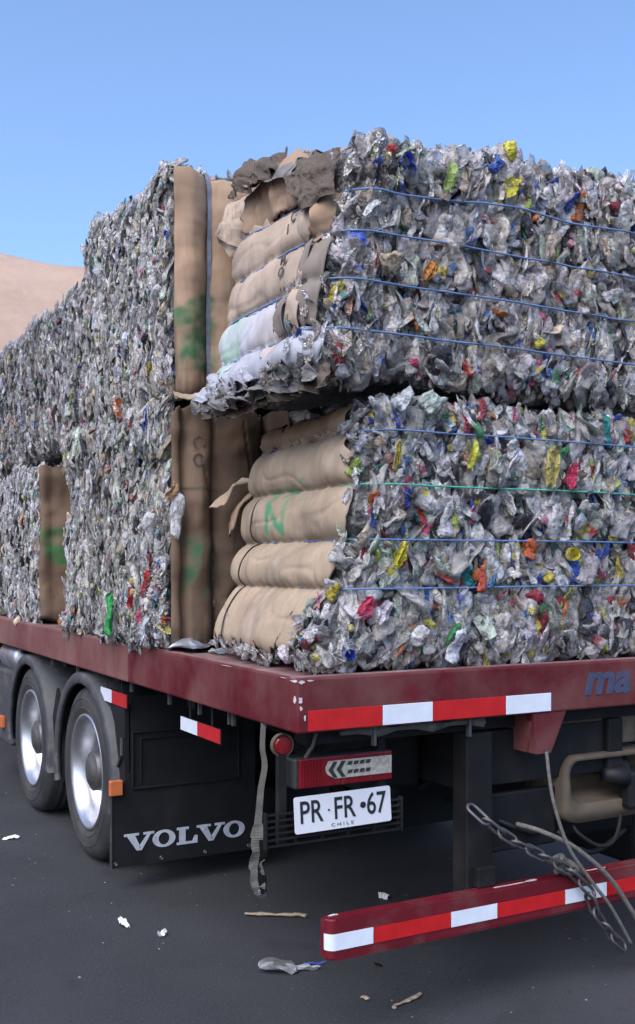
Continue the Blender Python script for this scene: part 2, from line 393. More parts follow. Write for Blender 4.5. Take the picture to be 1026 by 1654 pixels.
# paint chips at the corner
def chip(pts, nrm):
    pts = np.array(pts); V = np.vstack([pts, pts + np.array(nrm) * .0015]); k = len(pts)
    return V, [tuple(range(k, 2 * k))] + [(i, (i + 1) % k, k + (i + 1) % k, k + i) for i in range(k)]
def blob(cx, cz, rx, rz, k=11):
    return [(cx + math.cos(2 * math.pi * i / k) * rx * random.uniform(.5, 1.2), cz + math.sin(2 * math.pi * i / k) * rz * random.uniform(.5, 1.2)) for i in range(k)]
mb = MB()
for cx, cz, rx, rz in ((.016, 1.298, .016, .007), (.05, 1.301, .014, .003), (.012, 1.235, .010, .014), (.014, 1.205, .006, .008), (.03, 1.17, .004, .012)):
    obj('paint_chip', *chip([(x, -.0005, z) for x, z in blob(cx, cz, rx, rz)], (0, -1, 0)), M['chip'], truck)
for cy, cz, rx, rz in ((.02, 1.299, .03, .006), (.11, 1.304, .03, .0015), (.015, 1.236, .012, .012), (.62, 1.304, .05, .0012)):
    obj('paint_chip', *chip([(-.0005, y, z) for y, z in blob(cy, cz, rx, rz)][::-1], (-1, 0, 0)), M['chip'], truck)
# reflective strip across the rear
zt0, zt1 = 1.124, 1.196
for x0, x1, c in ((.042, .346, 'red'), (.349, .568, 'white'), (.571, .911, 'red'), (.914, 1.14, 'white')):
    MB().box((x0, -.0035, zt0), (x1, -.0005, zt1), .001).build('reflective_strip', M[c + '_reflect'], truck)
text_mesh('ma', .175, M['blue_ink'], 'lettering', truck, (1.315, -.0012, 1.180), (1, 0, 0), (0, 0, 1), .0012, .006, .22, sx=1.2)
# red towing bracket below the rear rail
MB().prism([(1.055, 1.1165), (1.225, 1.1165), (1.145, .955), (1.07, .955)][::-1], 'y', .004, .05).build('tow_bracket', M['maroon'], truck)
MB().prism([(.006, 1.116), (.40, 1.116), (.40, .96), (.051, .957)], 'x', 1.058, 1.076).build('tow_bracket', M['maroon'], truck)
mb = MB().tube([(1.115, .0, .967), (1.115, -.012, .967)], .008, 8); mb.build('bolt', M['steel'], truck)
# dirty grey tarp roll / rail below the rear edge
MB().tube([(.2 + i * .08, .05, 1.098 + .006 * math.sin(i * 2.1)) for i in range(9)], [.008 + .006 * (i % 3) for i in range(9)], 6).build('grey_hose', M['webbing'], truck)
for x in (.33, .76):
    MB().box((x, .03, 1.045), (x + .012, .05, 1.116)).build('hook', M['steel'], truck)
# chassis
for x in (.83, 1.55):
    MB().box((x, .10, .80), (x + .085, 8.1, 1.05), .01).build('chassis_beam', M['black'], truck)
for y in (.12, 1.2, 2.3, 3.4, 4.6, 5.8):
    MB().box((.10, y, 1.052), (2.40, y + .09, 1.116)).build('cross_member', M['black'], truck)
MB().box((.916, .13, .82), (1.549, .17, 1.04), .005).build('rear_cross_plate', M['black'], truck)
# axles with differential
for y in (2.76, 4.12):
    mb = MB().tube([(.35, y, .5), (.85, y, .5), (1.0, y, .5), (1.12, y, .5), (1.25, y, .5), (1.38, y, .5), (1.5, y, .5), (1.65, y, .5), (2.15, y, .5)],
                   [.06, .07, .12, .19, .21, .19, .12, .07, .06], 16)
    mb.build('axle', M['black'], truck, True)
    mb = MB()
    for x in (.72, 1.7):
        for k in range(4):
            mb.box((x, y - .55 + .07 * k, .62 + .03 * k), (x + .09, y + .55 - .07 * k, .645 + .03 * k))
    mb.build('leaf_spring', M['black'], truck)
mb = MB().lathe([(0, .001), (0, .13), (.22, .15), (.26, .11), (.26, .001)], 1.02, 1.5, .72, 24, 'y'); mb.build('brake_chamber', M['black'], truck, True)
MB().box((.50, .42, .78), (.80, .75, 1.04), .02).build('underdeck_box', M['black'], truck)
mb = MB()
for pts in ([(.62, .5, 1.0), (.66, .9, .8), (.8, 1.3, .75), (.9, 1.9, .9)], [(.3, .4, 1.05), (.5, .8, .9), (.7, 1.6, .88)], [(.95, .3, .95), (1.0, .7, .7), (1.2, 1.1, .75)]):
    q = [Vector(p) for p in pts]
    mb.tube([q[0].lerp(q[1], t) for t in (0, .5)] + q[1:], .012, 8)
mb.build('air_hose', M['black2'], truck, True)

# wheels
def wheel(y, x0, side, outer=True):
    """outer face at x0, side=-1 faces -x (left)"""
    wz = .505; t = bpy.data.objects.new('wheel', None); C.objects.link(t); t.parent = truck; t.location = Vector((x0 - side * .14, y, wz)) - truck.location
    s = -side
    prof = [(.02, .335), (.005, .36), (.0, .40), (.006, .445), (.02, .478), (.045, .497), (.06, .505), (.245, .505), (.27, .49), (.285, .45), (.29, .40), (.275, .335)]
    mb = MB().lathe([(s * u, r) for u, r in prof], x0, y, wz, 64); 
    for k in range(3):   # tread grooves rings
        u = .10 + .05 * k
        mb.lathe([(s * u, .5052), (s * (u + .004), .509), (s * (u + .03), .509), (s * (u + .034), .5052)], x0, y, wz, 64)
    for rr, h in ((.425, .004), (.37, .003)):   # sidewall ribs
        mb.lathe([(s * .004, rr - .006), (s * (.004 - h - .002), rr), (s * .004, rr + .006)], x0, y, wz, 64)
    mb.build('tyre', M['tyre'], t, True)
    # deep dish rim: lip, barrel going in, disc
    prof = [(.02, .336), (.008, .333), (.010, .318), (.03, .300), (.10, .290), (.15, .284), (.165, .262)] if outer else \
           [(.02, .336), (.01, .33), (.03, .30), (.1, .29), (.12, .2), (.12, .001)]
    r_ = MB().lathe([(s * u, r) for u, r in prof], x0, y, wz, 64).build('rim', M['rim'], t, True)
    if outer:
        MB().lathe([(s * u, r) for u, r in [(.164, .264), (.162, .22), (.150, .16), (.135, .145), (.09, .115), (.06, .11), (.05, .07), (.05, .001)]], x0, y, wz, 48).build('wheel_disc', M['disc'], t, True)
        hb = MB().lathe([(s * .11, .118), (s * .05, .115), (s * .044, .108), (s * .044, .085), (s * .03, .08), (s * .028, .001)], x0, y, wz, 32).build('hub', M['disc'], t, True)
        for k in range(10):
            a = 2 * math.pi * k / 10
            yy, zz = y + math.cos(a) * .168, wz + math.sin(a) * .168
            MB().tube([(x0 + s * .158, yy, zz), (x0 + s * .125, yy, zz)], .016, 6).build('wheel_nut', M['steel'], t)
    return t
for y in (2.76, 4.12):
    wheel(y, .035, -1); wheel(y, .37, -1, False)
    wheel(y, 2.465, 1); wheel(y, 2.13, 1, False)
for y0, y1 in ((.35, 1.9), (4.9, 7.6)):
    MB().box((1.95, y0, .30), (2.44, y1, 1.05), .02).build('side_light_block', M['black2'], truck)  # unseen boxes, added to keep light from getting under the truck
MB().box((1.75, 2.05, .128), (2.50, 2.06, 1.02), .003).build('mud_flap', M['black2'], truck)  # unseen right-hand flap, also added against light from that side
MB().box((2.42, 2.1, .62), (2.44, 4.85, 1.05)).build('fender_side_panel', M['black2'], truck)  # unseen panel, added to shut out side light at the right wheels
cabm = MB().box((.05, 8.35, .75), (2.45, 10.3, 3.0), .12).build('unseen_cab', M['maroon'], truck)  # unseen cab, bumper and front wheels, added to block light from ahead
MB().box((.30, 10.301, 1.75), (2.2, 10.32, 2.65), .005).build('windscreen', M['black2'], cabm)
MB().box((.0, 10.25, .35), (2.5, 10.45, .95), .05).build('unseen_bumper', M['fender'], truck)
wheel(9.35, .10, -1); wheel(9.35, 2.40, 1)
# fenders: grey arched bands over the left wheels
for y in (2.76, 4.12):
    mb = MB()
    a0, a1 = R(-14 if y < 3 else -8), R(192); nn = 40; V = []
    for i in range(nn + 1):
        a = a0 + (a1 - a0) * i / nn
        for (x, r) in ((.02, .548), (.012, .556), (.012, .608), (.022, .620), (.60, .622), (.60, .612), (.05, .610), (.045, .56)):
            V.append((x, y + math.cos(a) * r, .49 + math.sin(a) * r * .96))
    k = 8; F = [(i * k + q, i * k + (q + 1) % k, (i + 1) * k + (q + 1) % k, (i + 1) * k + q) for i in range(nn) for q in range(k)]
    F += [tuple(range(k)), tuple(range(nn * k + k - 1, nn * k - 1, -1))]
    obj('fender', V, F, M['fender'], truck, True)
# black fender side panel between fender and mud flap, with reflector plates
MB().prism([(2.062, .13), (2.062, 1.03), (2.40, 1.03), (2.24, .86), (2.15, .6), (2.13, .13)], 'x', .052, .075).build('fender_side_panel', M['black2'], truck)
MB().prism([(3.30, .35), (3.32, .70), (3.44, .92), (3.56, .70), (3.58, .35)], 'x', .05, .07).build('fender_side_panel', M['black2'], truck)
MB().tube([(.045, 2.17, .63), (.04, 2.08, .71), (.045, 2.09, .80)], .008, 6).build('fender_stay', M['steel'], truck)
def refl_plate(y0, y1, z0, z1, x):
    b = MB().box((x, y0, z0), (x + .006, y1, z1)).build('reflector_plate', M['black'], truck)
    ym = y0 + (y1 - y0) * .56
    MB().box((x - .003, ym, z0 + .001), (x - .0005, y1, z1 - .001)).build('reflective_strip', M['white_reflect'], b)
    MB().box((x - .003, y0, z0 + .001), (x - .0005, ym - .002, z1 - .001)).build('reflective_strip', M['red_reflect'], b)
    for yy in (y0 + .1, y1 - .1):
        MB().box((x + .0065, yy, z1 - .03), (x + .010, yy + .018, 1.116)).build('hanger', M['black'], b)
refl_plate(2.0, 2.455, .962, 1.034, .044)
refl_plate(.775, 1.225, .962, 1.024, .044)
for y in (.62, .66, .98, 1.35, 1.9, 2.9, 3.5):
    MB().box((.03, y, 1.06), (.045, y + .012, 1.116)).build('hook', M['steel'], truck)
# mud flap panel facing the rear, with raised frame and lettering
fl = MB().prism([(-.03, .128), (.80, .128), (.80, 1.02), (.083, 1.02), (.083, .62), (.03, .56), (-.03, .56)], 'y', 2.05, 2.06).build('mud_flap', M['black2'], truck)
mb = MB()
for a, b in (((.085, .825), (.70, .835)), ((.085, .530), (.70, .54)), ((.085, .53), (.095, .825)), ((.69, .53), (.70, .825)), ((.13, .79), (.67, .797)), ((.13, .56), (.137, .79))):
    mb.box((a[0], 2.038, a[1]), (b[0], 2.0495, b[1]), .003)
mb.build('raised_frame', M['black2'], fl)
MB().box((-.031, 2.042, .128), (-.022, 2.0495, .56)).build('flap_edge', M['fender'], fl)
for x in (.0, .25, .5, .76):
    MB().lathe([(0, .001), (-.004, .008), (0, .011)], x, 2.05, .15, 10, 'y').build('bolt', M['steel'], fl)
# slab-serif letters
def letter_V(x, w_, h, z):
    sw = .30 * w_
    polys = [[(x + .06 * w_, z + h * .86), (x + .06 * w_ + sw, z + h * .86), (x + .60 * w_, z), (x + .42 * w_, z)],
             [(x + .80 * w_, z + h * .86), (x + .93 * w_, z + h * .86), (x + .6 * w_, z), (x + .50 * w_, z + h * .22)],
             [(x - .04 * w_, z + h * .86), (x + .50 * w_, z + h * .86), (x + .50 * w_, z + h), (x - .04 * w_, z + h)],
             [(x + .66 * w_, z + h * .86), (x + 1.06 * w_, z + h * .86), (x + 1.06 * w_, z + h), (x + .66 * w_, z + h)]]
    return polys
def letter_L(x, w_, h, z):
    return [[(x, z), (x + .5 * w_, z), (x + .5 * w_, z + .14 * h), (x, z + .14 * h)],
            [(x + .11 * w_, z + .14 * h), (x + .40 * w_, z + .14 * h), (x + .40 * w_, z + .86 * h), (x + .11 * w_, z + .86 * h)],
            [(x, z + .86 * h), (x + .55 * w_, z + .86 * h), (x + .55 * w_, z + h), (x, z + h)],
            [(x + .5 * w_, z), (x + .95 * w_, z), (x + .95 * w_, z + .45 * h), (x + .82 * w_, z + .45 * h), (x + .72 * w_, z + .14 * h), (x + .5 * w_, z + .14 * h)]]
def letter_O(mb, x, w_, h, z):
    n = 28; V = []; F = []
    for i in range(n):
        a = 2 * math.pi * i / n
        for (kx, kz) in ((.5, .5), (.24, .36)):
            for yy in (2.0495, 2.0465): V.append((x + w_ * (.5 + kx * math.cos(a)), yy, z + h * (.5 + kz * math.sin(a))))
    for i in range(n):
        b = 4 * i; c = 4 * ((i + 1) % n)
        F += [(b + 1, c + 1, c + 3, b + 3), (b, c, c + 1, b + 1), (b + 2, b + 3, c + 3, c + 2)]
    mb.add(V, F)
mb = MB(); hh = .092; x = .05; zz = .207
for i, ch_ in enumerate('VOLVO'):
    ww = {'V': .15, 'O': .128, 'L': .125}[ch_]
    if ch_ == 'O': letter_O(mb, x, ww, hh, zz)
    else:
        for p in (letter_V if ch_ == 'V' else letter_L)(x, ww, hh, zz): mb.prism(p, 'y', 2.0465, 2.0495)
    x += ww + (.0 if ch_ != 'O' else .008)
    if ch_ == 'L': x -= .004
mb.build('lettering', M['silver'], fl)
MB().box((-.04, 2.02, .51), (.03, 2.0495, .59), .006).build('marker_lamp', M['orange'], truck)
# box and tank ahead of the wheels
MB().box((.06, 4.86, .33), (.60, 5.7, .90), .02).build('battery_box', M['fender'], truck)
MB().box((.03, 5.02, .45), (.0595, 5.12, .54), .006).build('marker_lamp', M['orange'], truck)
MB().lathe([(0, .001), (0, .09), (.03, .12), (.5, .12), (.5, .001)], .2, 4.86, .99, 24, 'y').build('air_tank', M['rim'], truck, True)

# tail lamp
ly = .12
mb = MB().box((.055, ly + .012, .892), (.475, ly + .10, 1.006), .01); lamp = mb.build('tail_lamp', M['lamp_dark'], truck)
MB().box((.072, ly, .896), (.468, ly + .0115, 1.003), .004).build('lens', M['lamp_red'], lamp)
mb = MB().prism([(.185, .940), (.178, .952), (.178, .964), (.190, .988), (.462, .988), (.462, .922), (.215, .922)][::-1], 'y', ly - .004, ly - .0005)
mb.build('clear_lens', M['lamp_clear'], lamp)
mb = MB()
for k in range(2):
    xx = .188 + .034 * k
    mb.prism([(xx, .955), (xx + .022, .985), (xx + .038, .985), (xx + .018, .955), (xx + .038, .926), (xx + .022, .926)], 'y', ly - .007, ly - .0045)
for k in range(4):
    for zz in (.937, .968):
        mb.prism([(.268 + .026 * k, zz), (.286 + .026 * k, zz), (.291 + .026 * k, zz + .013), (.273 + .026 * k, zz + .013)], 'y', ly - .007, ly - .0045)
mb.build('chevron_mark', M['lamp_dark'], lamp)
for k in range(7):
    MB().box((.085 + .012 * k, ly - .003, .90), (.089 + .012 * k, ly - .0005, .999)).build('lens_rib', M['lamp_red'], lamp)
MB().tube([(.13, .1, 1.10), (.12, .11, 1.05), (.10, .13, 1.006)], .007, 6).build('lamp_bracket', M['steel'], truck)
# number plate, slightly tilted, on a barred bracket
def plate_pt(u, v):   # u 0..1 across, v 0..1 up
    zl = .740 + .004 * u + .130 * v; return (.045 + .408 * u, ly - .006 - .012 * (1 - v), zl)
c = [plate_pt(0, 0), plate_pt(1, 0), plate_pt(1, 1), plate_pt(0, 1)]
nV = []; rr = .03
for cx, cv, a0 in ((.0, .0, 180), (1, 0, 270), (1, 1, 0), (0, 1, 90)):
    for k in range(4):
        a = R(a0 + 30 * k); nV.append(plate_pt(cx + (.022 if cx == 0 else -.022) + .022 * math.cos(a), cv + (.07 if cv == 0 else -.07) + .07 * math.sin(a)))
k = len(nV); V = nV + [(x, y + .003, z) for x, y, z in nV]
plate = obj('number_plate', V, [tuple(range(k)), tuple(range(2 * k - 1, k - 1, -1))] + [(i, k + i, k + (i + 1) % k, (i + 1) % k) for i in range(k)], M['plate'], truck)
px = np.array([1, 0, .01]); pz = np.array([0, .0923, .9957])
def ptxt(s, u, v, size, bold, sx=1.): 
    p = np.array(plate_pt(u, v)) + np.array((0, -.0015, 0)); return text_mesh(s, size, M['ink'], 'lettering', plate, p, px, pz, .0006, bold, 0, sx=sx)
ptxt('PR', .045, .28, .112, .0010, .78); ptxt('FR', .39, .28, .112, .0010, .78); ptxt('67', .735, .28, .112, .0010, .78)
ptxt('C H I L E', .36, .08, .017, -.0002, 1.5)
mb = MB()
p = plate_pt(.70, .56); mb.lathe([(-.003, .001), (-.0022, .012), (0, .012)], p[0], p[1] - .001, p[2], 12, 'y')
p = plate_pt(.345, .55); mb.lathe([(-.002, .001), (-.0018, .004), (0, .004)], p[0], p[1] - .001, p[2], 8, 'y')
mb.build('emblem', M['ink'], plate)
mb = MB()
for k in range(6): mb.box((-.06, ly + .004, .698 + .0225 * k), (.51, ly + .012, .705 + .0225 * k))
for x in (-.06, .06, .17, .28, .39, .50): mb.box((x, ly + .013, .696), (x + .008, ly + .018, .82))
mb.box((-.064, ly + .0, .694), (-.056, ly + .02, .824)); mb.box((.508, ly, .694), (.516, ly + .02, .824))
mb.build('plate_grille', M['black'], truck)
for x in (.0, .42): MB().box((x, ly + .022, .70), (x + .03, ly + .05, 1.09)).build('lamp_bracket', M['black'], truck)
# small round red lamp hanging below the corner
lm = MB().lathe([(-.012, .001), (-.010, .030), (0, .036), (.02, .034)], .02, .15, 1.055, 20, 'y').build('round_reflector', M['lamp_red'], truck)
MB().lathe([(.0, .037), (-.004, .042), (.02, .042)], .02, .15, 1.055, 20, 'y').build('reflector_rim', M['rust'], lm)
# underrun bar with posts
def bar_outline(x0, x1, y0, y1, r=.03):
    P = []
    for cx, cy, a0 in ((x0 + r, y0 + r, 180), ):
        for k in range(7): a = R(a0 + 15 * k); P.append((cx + r * math.cos(a), cy + r * math.sin(a)))
    return P + [(x1, y0), (x1, y1), (x0, y1)]
bm = bmesh.new()
pl = bar_outline(.125, 2.40, 0, .06)
lo = [bm.verts.new((x, y, .302)) for x, y in pl]; hi = [bm.verts.new((x, y, .452)) for x, y in pl]
bm.faces.new(lo[::-1]); bm.faces.new(hi)
for i in range(len(pl)): bm.faces.new((lo[i], lo[(i + 1) % len(pl)], hi[(i + 1) % len(pl)], hi[i]))
bmesh.ops.bevel(bm, geom=[e for e in bm.edges if abs(e.verts[0].co.z - e.verts[1].co.z) < 1e-5], offset=.009, segments=3, affect='EDGES')
bar = MB().bm(bm).build('underrun_bar', M['maroon_bar'], truck)
def bar_tape(x0, x1, c):
    path = [(x, y) for x, y in bar_outline(.125, 2.40, 0, .06)[:7]] ; pts = []
    if x0 < .14: pts = [(p[0], p[1]) for p in path[0:7]]; pts.append((x1, 0))
    else: pts = [(x0, 0), (x1, 0)]
    ns = []
    V = []
    for i, (x, y) in enumerate(pts):
        if x < .155: dx, dy = x - .155, y - .03; l = math.hypot(dx, dy); nx, ny = dx / l, dy / l
        else: nx, ny = 0, -1
        for e in (.0005, .003):
            V += [(x + nx * e, y + ny * e, .340), (x + nx * e, y + ny * e, .398)]
    F = []
    for i in range(len(pts) - 1):
        a = 4 * i; b = a + 4
        F += [(a + 2, b + 2, b + 3, a + 3), (a, a + 2, a + 3, a + 1) if i == 0 else (a + 3, b + 3, b + 1, a + 1), (a + 2, a, b, b + 2)]
    e = 4 * (len(pts) - 1); F.append((e, e + 1, e + 3, e + 2))
    obj('reflective_strip', V, F, M[c + '_reflect'], bar)
bar_tape(.10, .308, 'white')
for x0, x1, c in ((.311, .650, 'red'), (.653, .870, 'white'), (.873, 1.213, 'red'), (1.216, 1.438, 'white'), (1.441, 1.78, 'red'), (1.783, 2.0, 'white'), (2.003, 2.39, 'red')):
    bar_tape(x0, x1, c)
mb = MB()
for cx, cy, rx, ry in ((.165, .04, .02, .008), (.95, .015, .10, .004), (1.06, .02, .04, .008), (1.36, .015, .10, .004)):
    pp = [(x, y, .4523) for x, y in blob(cx, cy, rx, ry)]; obj('paint_chip', *chip(pp, (0, 0, 1)), M['chip'], bar)
for x in (.775, 1.98):
    MB().box((x, .064, .30), (x + .125, .16, 1.05), .006).build('bar_post', M['black'], truck)
    MB().box((x + .03, .03, .4535), (x + .115, .0635, .53), .004).build('bar_bracket', M['black'], truck)
# tan tow coupling housing at the right: a thick rounded frame with a hollow mouth
def rrect(x0, z0, x1, z1, r, n=5):
    P = []
    for cx, cz, a0 in ((x1 - r, z1 - r, 0), (x0 + r, z1 - r, 90), (x0 + r, z0 + r, 180), (x1 - r, z0 + r, 270)):
        for k in range(n + 1): a = R(a0 + 90 * k / n); P.append((cx + r * math.cos(a), cz + r * math.sin(a)))
    return P
po = rrect(1.30, .62, 1.86, .905, .075, 7); pi_ = rrect(1.325, .70, 1.82, .885, .055, 7)
k = len(po); V = []
pin2 = [(1.55 + (x - 1.55) * .86, .80 + (z - .80) * .80) for x, z in pi_]
def _w(P, y, a): return [(x + a * math.sin(z * 41 + x * 17), y + a * math.cos(x * 37 + z * 23), z + a * math.sin(x * 29)) for x, z in P]
for P, y in ((po, .34), (po, .12), ([(x * .985 + .024, z * .985 + .012) for x, z in po], .10), (pi_, .09), (pi_, .11), (pin2, .27)): V += _w(P, y, .004)
F = []
for a in range(5):
    for i in range(k): F.append((a * k + i, a * k + (i + 1) % k, (a + 1) * k + (i + 1) % k, (a + 1) * k + i))
F.append(tuple(5 * k + i for i in range(k)))
cp = obj('tow_coupling', V, F, M['rust'], truck, True)
MB().tube([(1.70, .26, .86), (1.66, .16, .83), (1.60, .08, .80), (1.52, .10, .815)], [.06, .055, .045, .03], 12).build('coupling_jaw', M['black2'], cp, True)
MB().box((1.62, .04, .66), (1.90, .12, .83), .02).build('coupling_lever', M['black2'], cp)
mb = MB().tube(curve([(1.38, .14, .63), (1.37, .10, .59), (1.44, .06, .535), (1.52, .06, .53), (1.58, .08, .57), (1.62, .10, .64)], 30), .009, 8)
mb.build('safety_loop', M['black'], truck, True)
mb = MB()
for pts in ([(1.0, .2, .98), (1.12, .16, .93), (1.25, .2, .95), (1.32, .24, 1.0)], [(.95, .22, .70), (1.06, .12, .64), (1.2, .15, .60), (1.34, .2, .66)], [(1.2, .3, 1.0), (1.24, .24, .86), (1.22, .25, .74), (1.30, .3, .66)], [(1.28, .12, .60), (1.36, .08, .52), (1.5, .1, .50), (1.66, .12, .56)]):
    mb.tube(curve(pts, 20), .012, 7)
mb.build('air_hose', M['black2'], truck, True)
MB().box((1.27, .30, .50), (1.9, .55, .66), .02).build('coupling_beam', M['black'], truck)
MB().lathe([(0, .001), (0, .055), (.04, .06), (.14, .06)], 1.24, .14, .87, 18, 'y').build('socket', M['rust'], truck, True)
MB().box((1.32, .14, .93), (1.75, .26, 1.05), .01).build('coupling_mount', M['rust'], truck)
MB().lathe([(0, .001), (-.02, .03), (0, .04), (.06, .05)], 1.05, .18, .60, 14, 'y').build('air_connector', M['steel'], truck, True)
MB().lathe([(0, .001), (-.02, .025), (0, .035), (.06, .045)], 1.20, .18, .63, 14, 'y').build('air_connector', M['steel'], truck, True)
MB().box((.96, .15, .54), (1.30, .19, .78), .01).build('connector_panel', M['black'], truck)

# ================================================================== things hanging from the truck
# chain slung from the post over the underrun bar
def link_mesh(L=.105, W=.044, r=.0068):
    P = []
    for sgn in (1, -1):
        for k in range(7):
            a = R(-90 + 30 * k) if sgn > 0 else R(90 + 30 * k)
            P.append((sgn * (L / 2 - W / 2) + math.cos(a) * W / 2, math.sin(a) * W / 2, 0))
    return MB().tube(P, r, 8, closed=True)
def chain(path, label, loc, group):
    ch = empty('chain', loc, label, 'chain', group)
    path = [Vector(p) for p in path]
    d = [0]
    for a, b in zip(path, path[1:]): d.append(d[-1] + (b - a).length)
    def at(s):
        for i in range(len(path) - 1):
            if s <= d[i + 1]: return path[i].lerp(path[i + 1], (s - d[i]) / (d[i + 1] - d[i])), (path[i + 1] - path[i]).normalized()
        return path[-1], (path[-1] - path[-2]).normalized()
    m0 = link_mesh(); me = None; s = .045; i = 0
    while s < d[-1]:
        p, t = at(s); up = Vector((0, -1, .3)); sd_ = t.cross(up).normalized(); nn = sd_.cross(t)
        ang = R(20 + 75 * (i % 2)); u = sd_ * math.cos(ang) + nn * math.sin(ang); w_ = t.cross(u)
        if me is None:
            lk = m0.build('chain_link', M['steel'], ch, True); me = lk.data
        else:
            lk = bpy.data.objects.new('chain_link', me); C.objects.link(lk); lk.parent = ch
        lk.matrix_local = Matrix.Translation(p - Vector(loc)) @ Matrix((t, u, w_)).transposed().to_4x4()
        s += .078; i += 1
    return ch
chain([(.770, .04, .775), (.80, .0, .735), (.868, -.02, .677), (.97, -.025, .612), (1.083, -.025, .553), (1.20, -.03, .49), (1.30, -.036, .40), (1.343, -.034, .30), (1.428, -.03, .195), (1.531, -.03, .105)],
      'steel chain sagging from the left post and spilling over the red rear bar', (.770, .04, .775), None)
mb = MB().tube(curve([(1.108, -.012, .965), (1.125, -.03, .781), (1.195, -.04, .587), (1.31, -.045, .435), (1.428, -.04, .303), (1.549, -.03, .13)]), .0075, 8)
tag(mb.build('hanging_rope', M['rope'], None, True), 'thin grey rope hanging from the tip of the red tow bracket', 'rope')
mb = MB().tube(curve([(1.05, .10, .66), (1.10, .0, .645), (1.244, -.03, .569), (1.411, -.042, .433), (1.531, -.04, .287), (1.64, -.03, .16), (1.72, -.03, .20)]), .010, 8)
tag(mb.build('air_line', M['rope'], None, True), 'thick grimy air line drooping from the coupling sockets over the red rear bar', 'cable')
# knotted bundle resting on the bar
V = []
t = np.linspace(0, 1, 90)
K = np.c_[1.17 + .14 * t + .035 * np.sin(t * 31), .01 + .025 * np.cos(t * 23), .51 - .05 * t + .025 * np.sin(t * 27)]
tag(MB().tube(K.tolist(), .010, 7).build('rope_tangle', M['rope'], None, True), 'grimy tangle of rope lying on top of the red rear bar', 'rope')
# torn webbing strap
P = np.array([(0.01, .29, 1.118), (.005, .29, 1.03), (.012, .285, .96), (.0, .29, .88), (-.008, .29, .80), (-.014, .29, .74)])
hs = empty('hanging_strap', (0, .29, .49), 'frayed grey webbing strap dangling below the deck edge beside the mud flap', 'strap')
def ribbon(path, widths, wdir, th):
    path = np.array(path); V = []; k = len(path)
    for i in range(k):
        wd = np.array(wdir[i] if hasattr(wdir[0], '__len__') else wdir); wd = wd / np.linalg.norm(wd)
        t = path[min(i + 1, k - 1)] - path[max(i - 1, 0)]; nn = np.cross(t, wd); nn /= np.linalg.norm(nn)
        for a, b in ((-1, -1), (1, -1), (1, 1), (-1, 1)): V.append(path[i] + wd * a * widths[i] / 2 + nn * b * th / 2)
    F = [(4 * i + j, 4 * i + (j + 1) % 4, 4 * i + 4 + (j + 1) % 4, 4 * i + 4 + j) for i in range(k - 1) for j in range(4)]
    return V, F + [(3, 2, 1, 0), tuple(4 * (k - 1) + j for j in range(4))]
P = np.array(curve(P, 24)); obj('webbing', *ribbon(P, np.interp(np.linspace(0, 5, 24), range(6), [.02, .02, .022, .024, .026, .03]), (.8, -.6, 0), .004), M['webbing'], hs)
Q = np.array([(-.014, .29, .745), (-.018, .285, .70), (-.012, .28, .65), (-.02, .29, .60), (-.015, .285, .55), (-.012, .28, .50), (.0, .28, .475)])
W_ = np.array([(.9, -.4, .1), (.7, -.7, 0), (1, -.2, 0), (.6, -.8, .1), (.9, -.5, 0), (.7, -.6, .2), (.7, -.6, .2)])
Q0 = Q; Q = np.array(curve(Q, 36)); tq = np.linspace(0, 6, 36)
obj('frayed_end', *ribbon(Q + .004 * np.c_[vnoise(Q * 60, 1), vnoise(Q * 60, 2), vnoise(Q * 60, 3)], np.interp(tq, range(7), [.035, .055, .05, .06, .055, .05, .02]) * (1 + .2 * vnoise(Q * 90, 4)), np.c_[[np.interp(tq, range(7), W_[:, k]) for k in range(3)]].T, .008), M['webbing'], hs); Q = Q0
obj('frayed_end', *ribbon(Q[1:-1] + np.array((.012, -.012, -.01)), [.02, .03, .022, .034, .02], (.9, -.45, .2), .005), M['film'], hs)
MB().box((-.02, .272, .485), (.012, .279, .505), .002).build('strap_buckle', M['rim'], hs)

# ================================================================== BALES
def smooth01(x): x = np.clip(x, 0, 1); return x * x * (3 - 2 * x)
def seg_lobe(v, cuts):
    """0 at a strap, 1 mid-way between two straps"""
    cuts = np.asarray(cuts); i = np.clip(np.searchsorted(cuts, v) - 1, 0, len(cuts) - 2)
    t = np.clip((v - cuts[i]) / (cuts[i + 1] - cuts[i]), 0, 1)
    return np.sqrt(np.maximum(0, 1 - (2 * t - 1) ** 2 * .98))

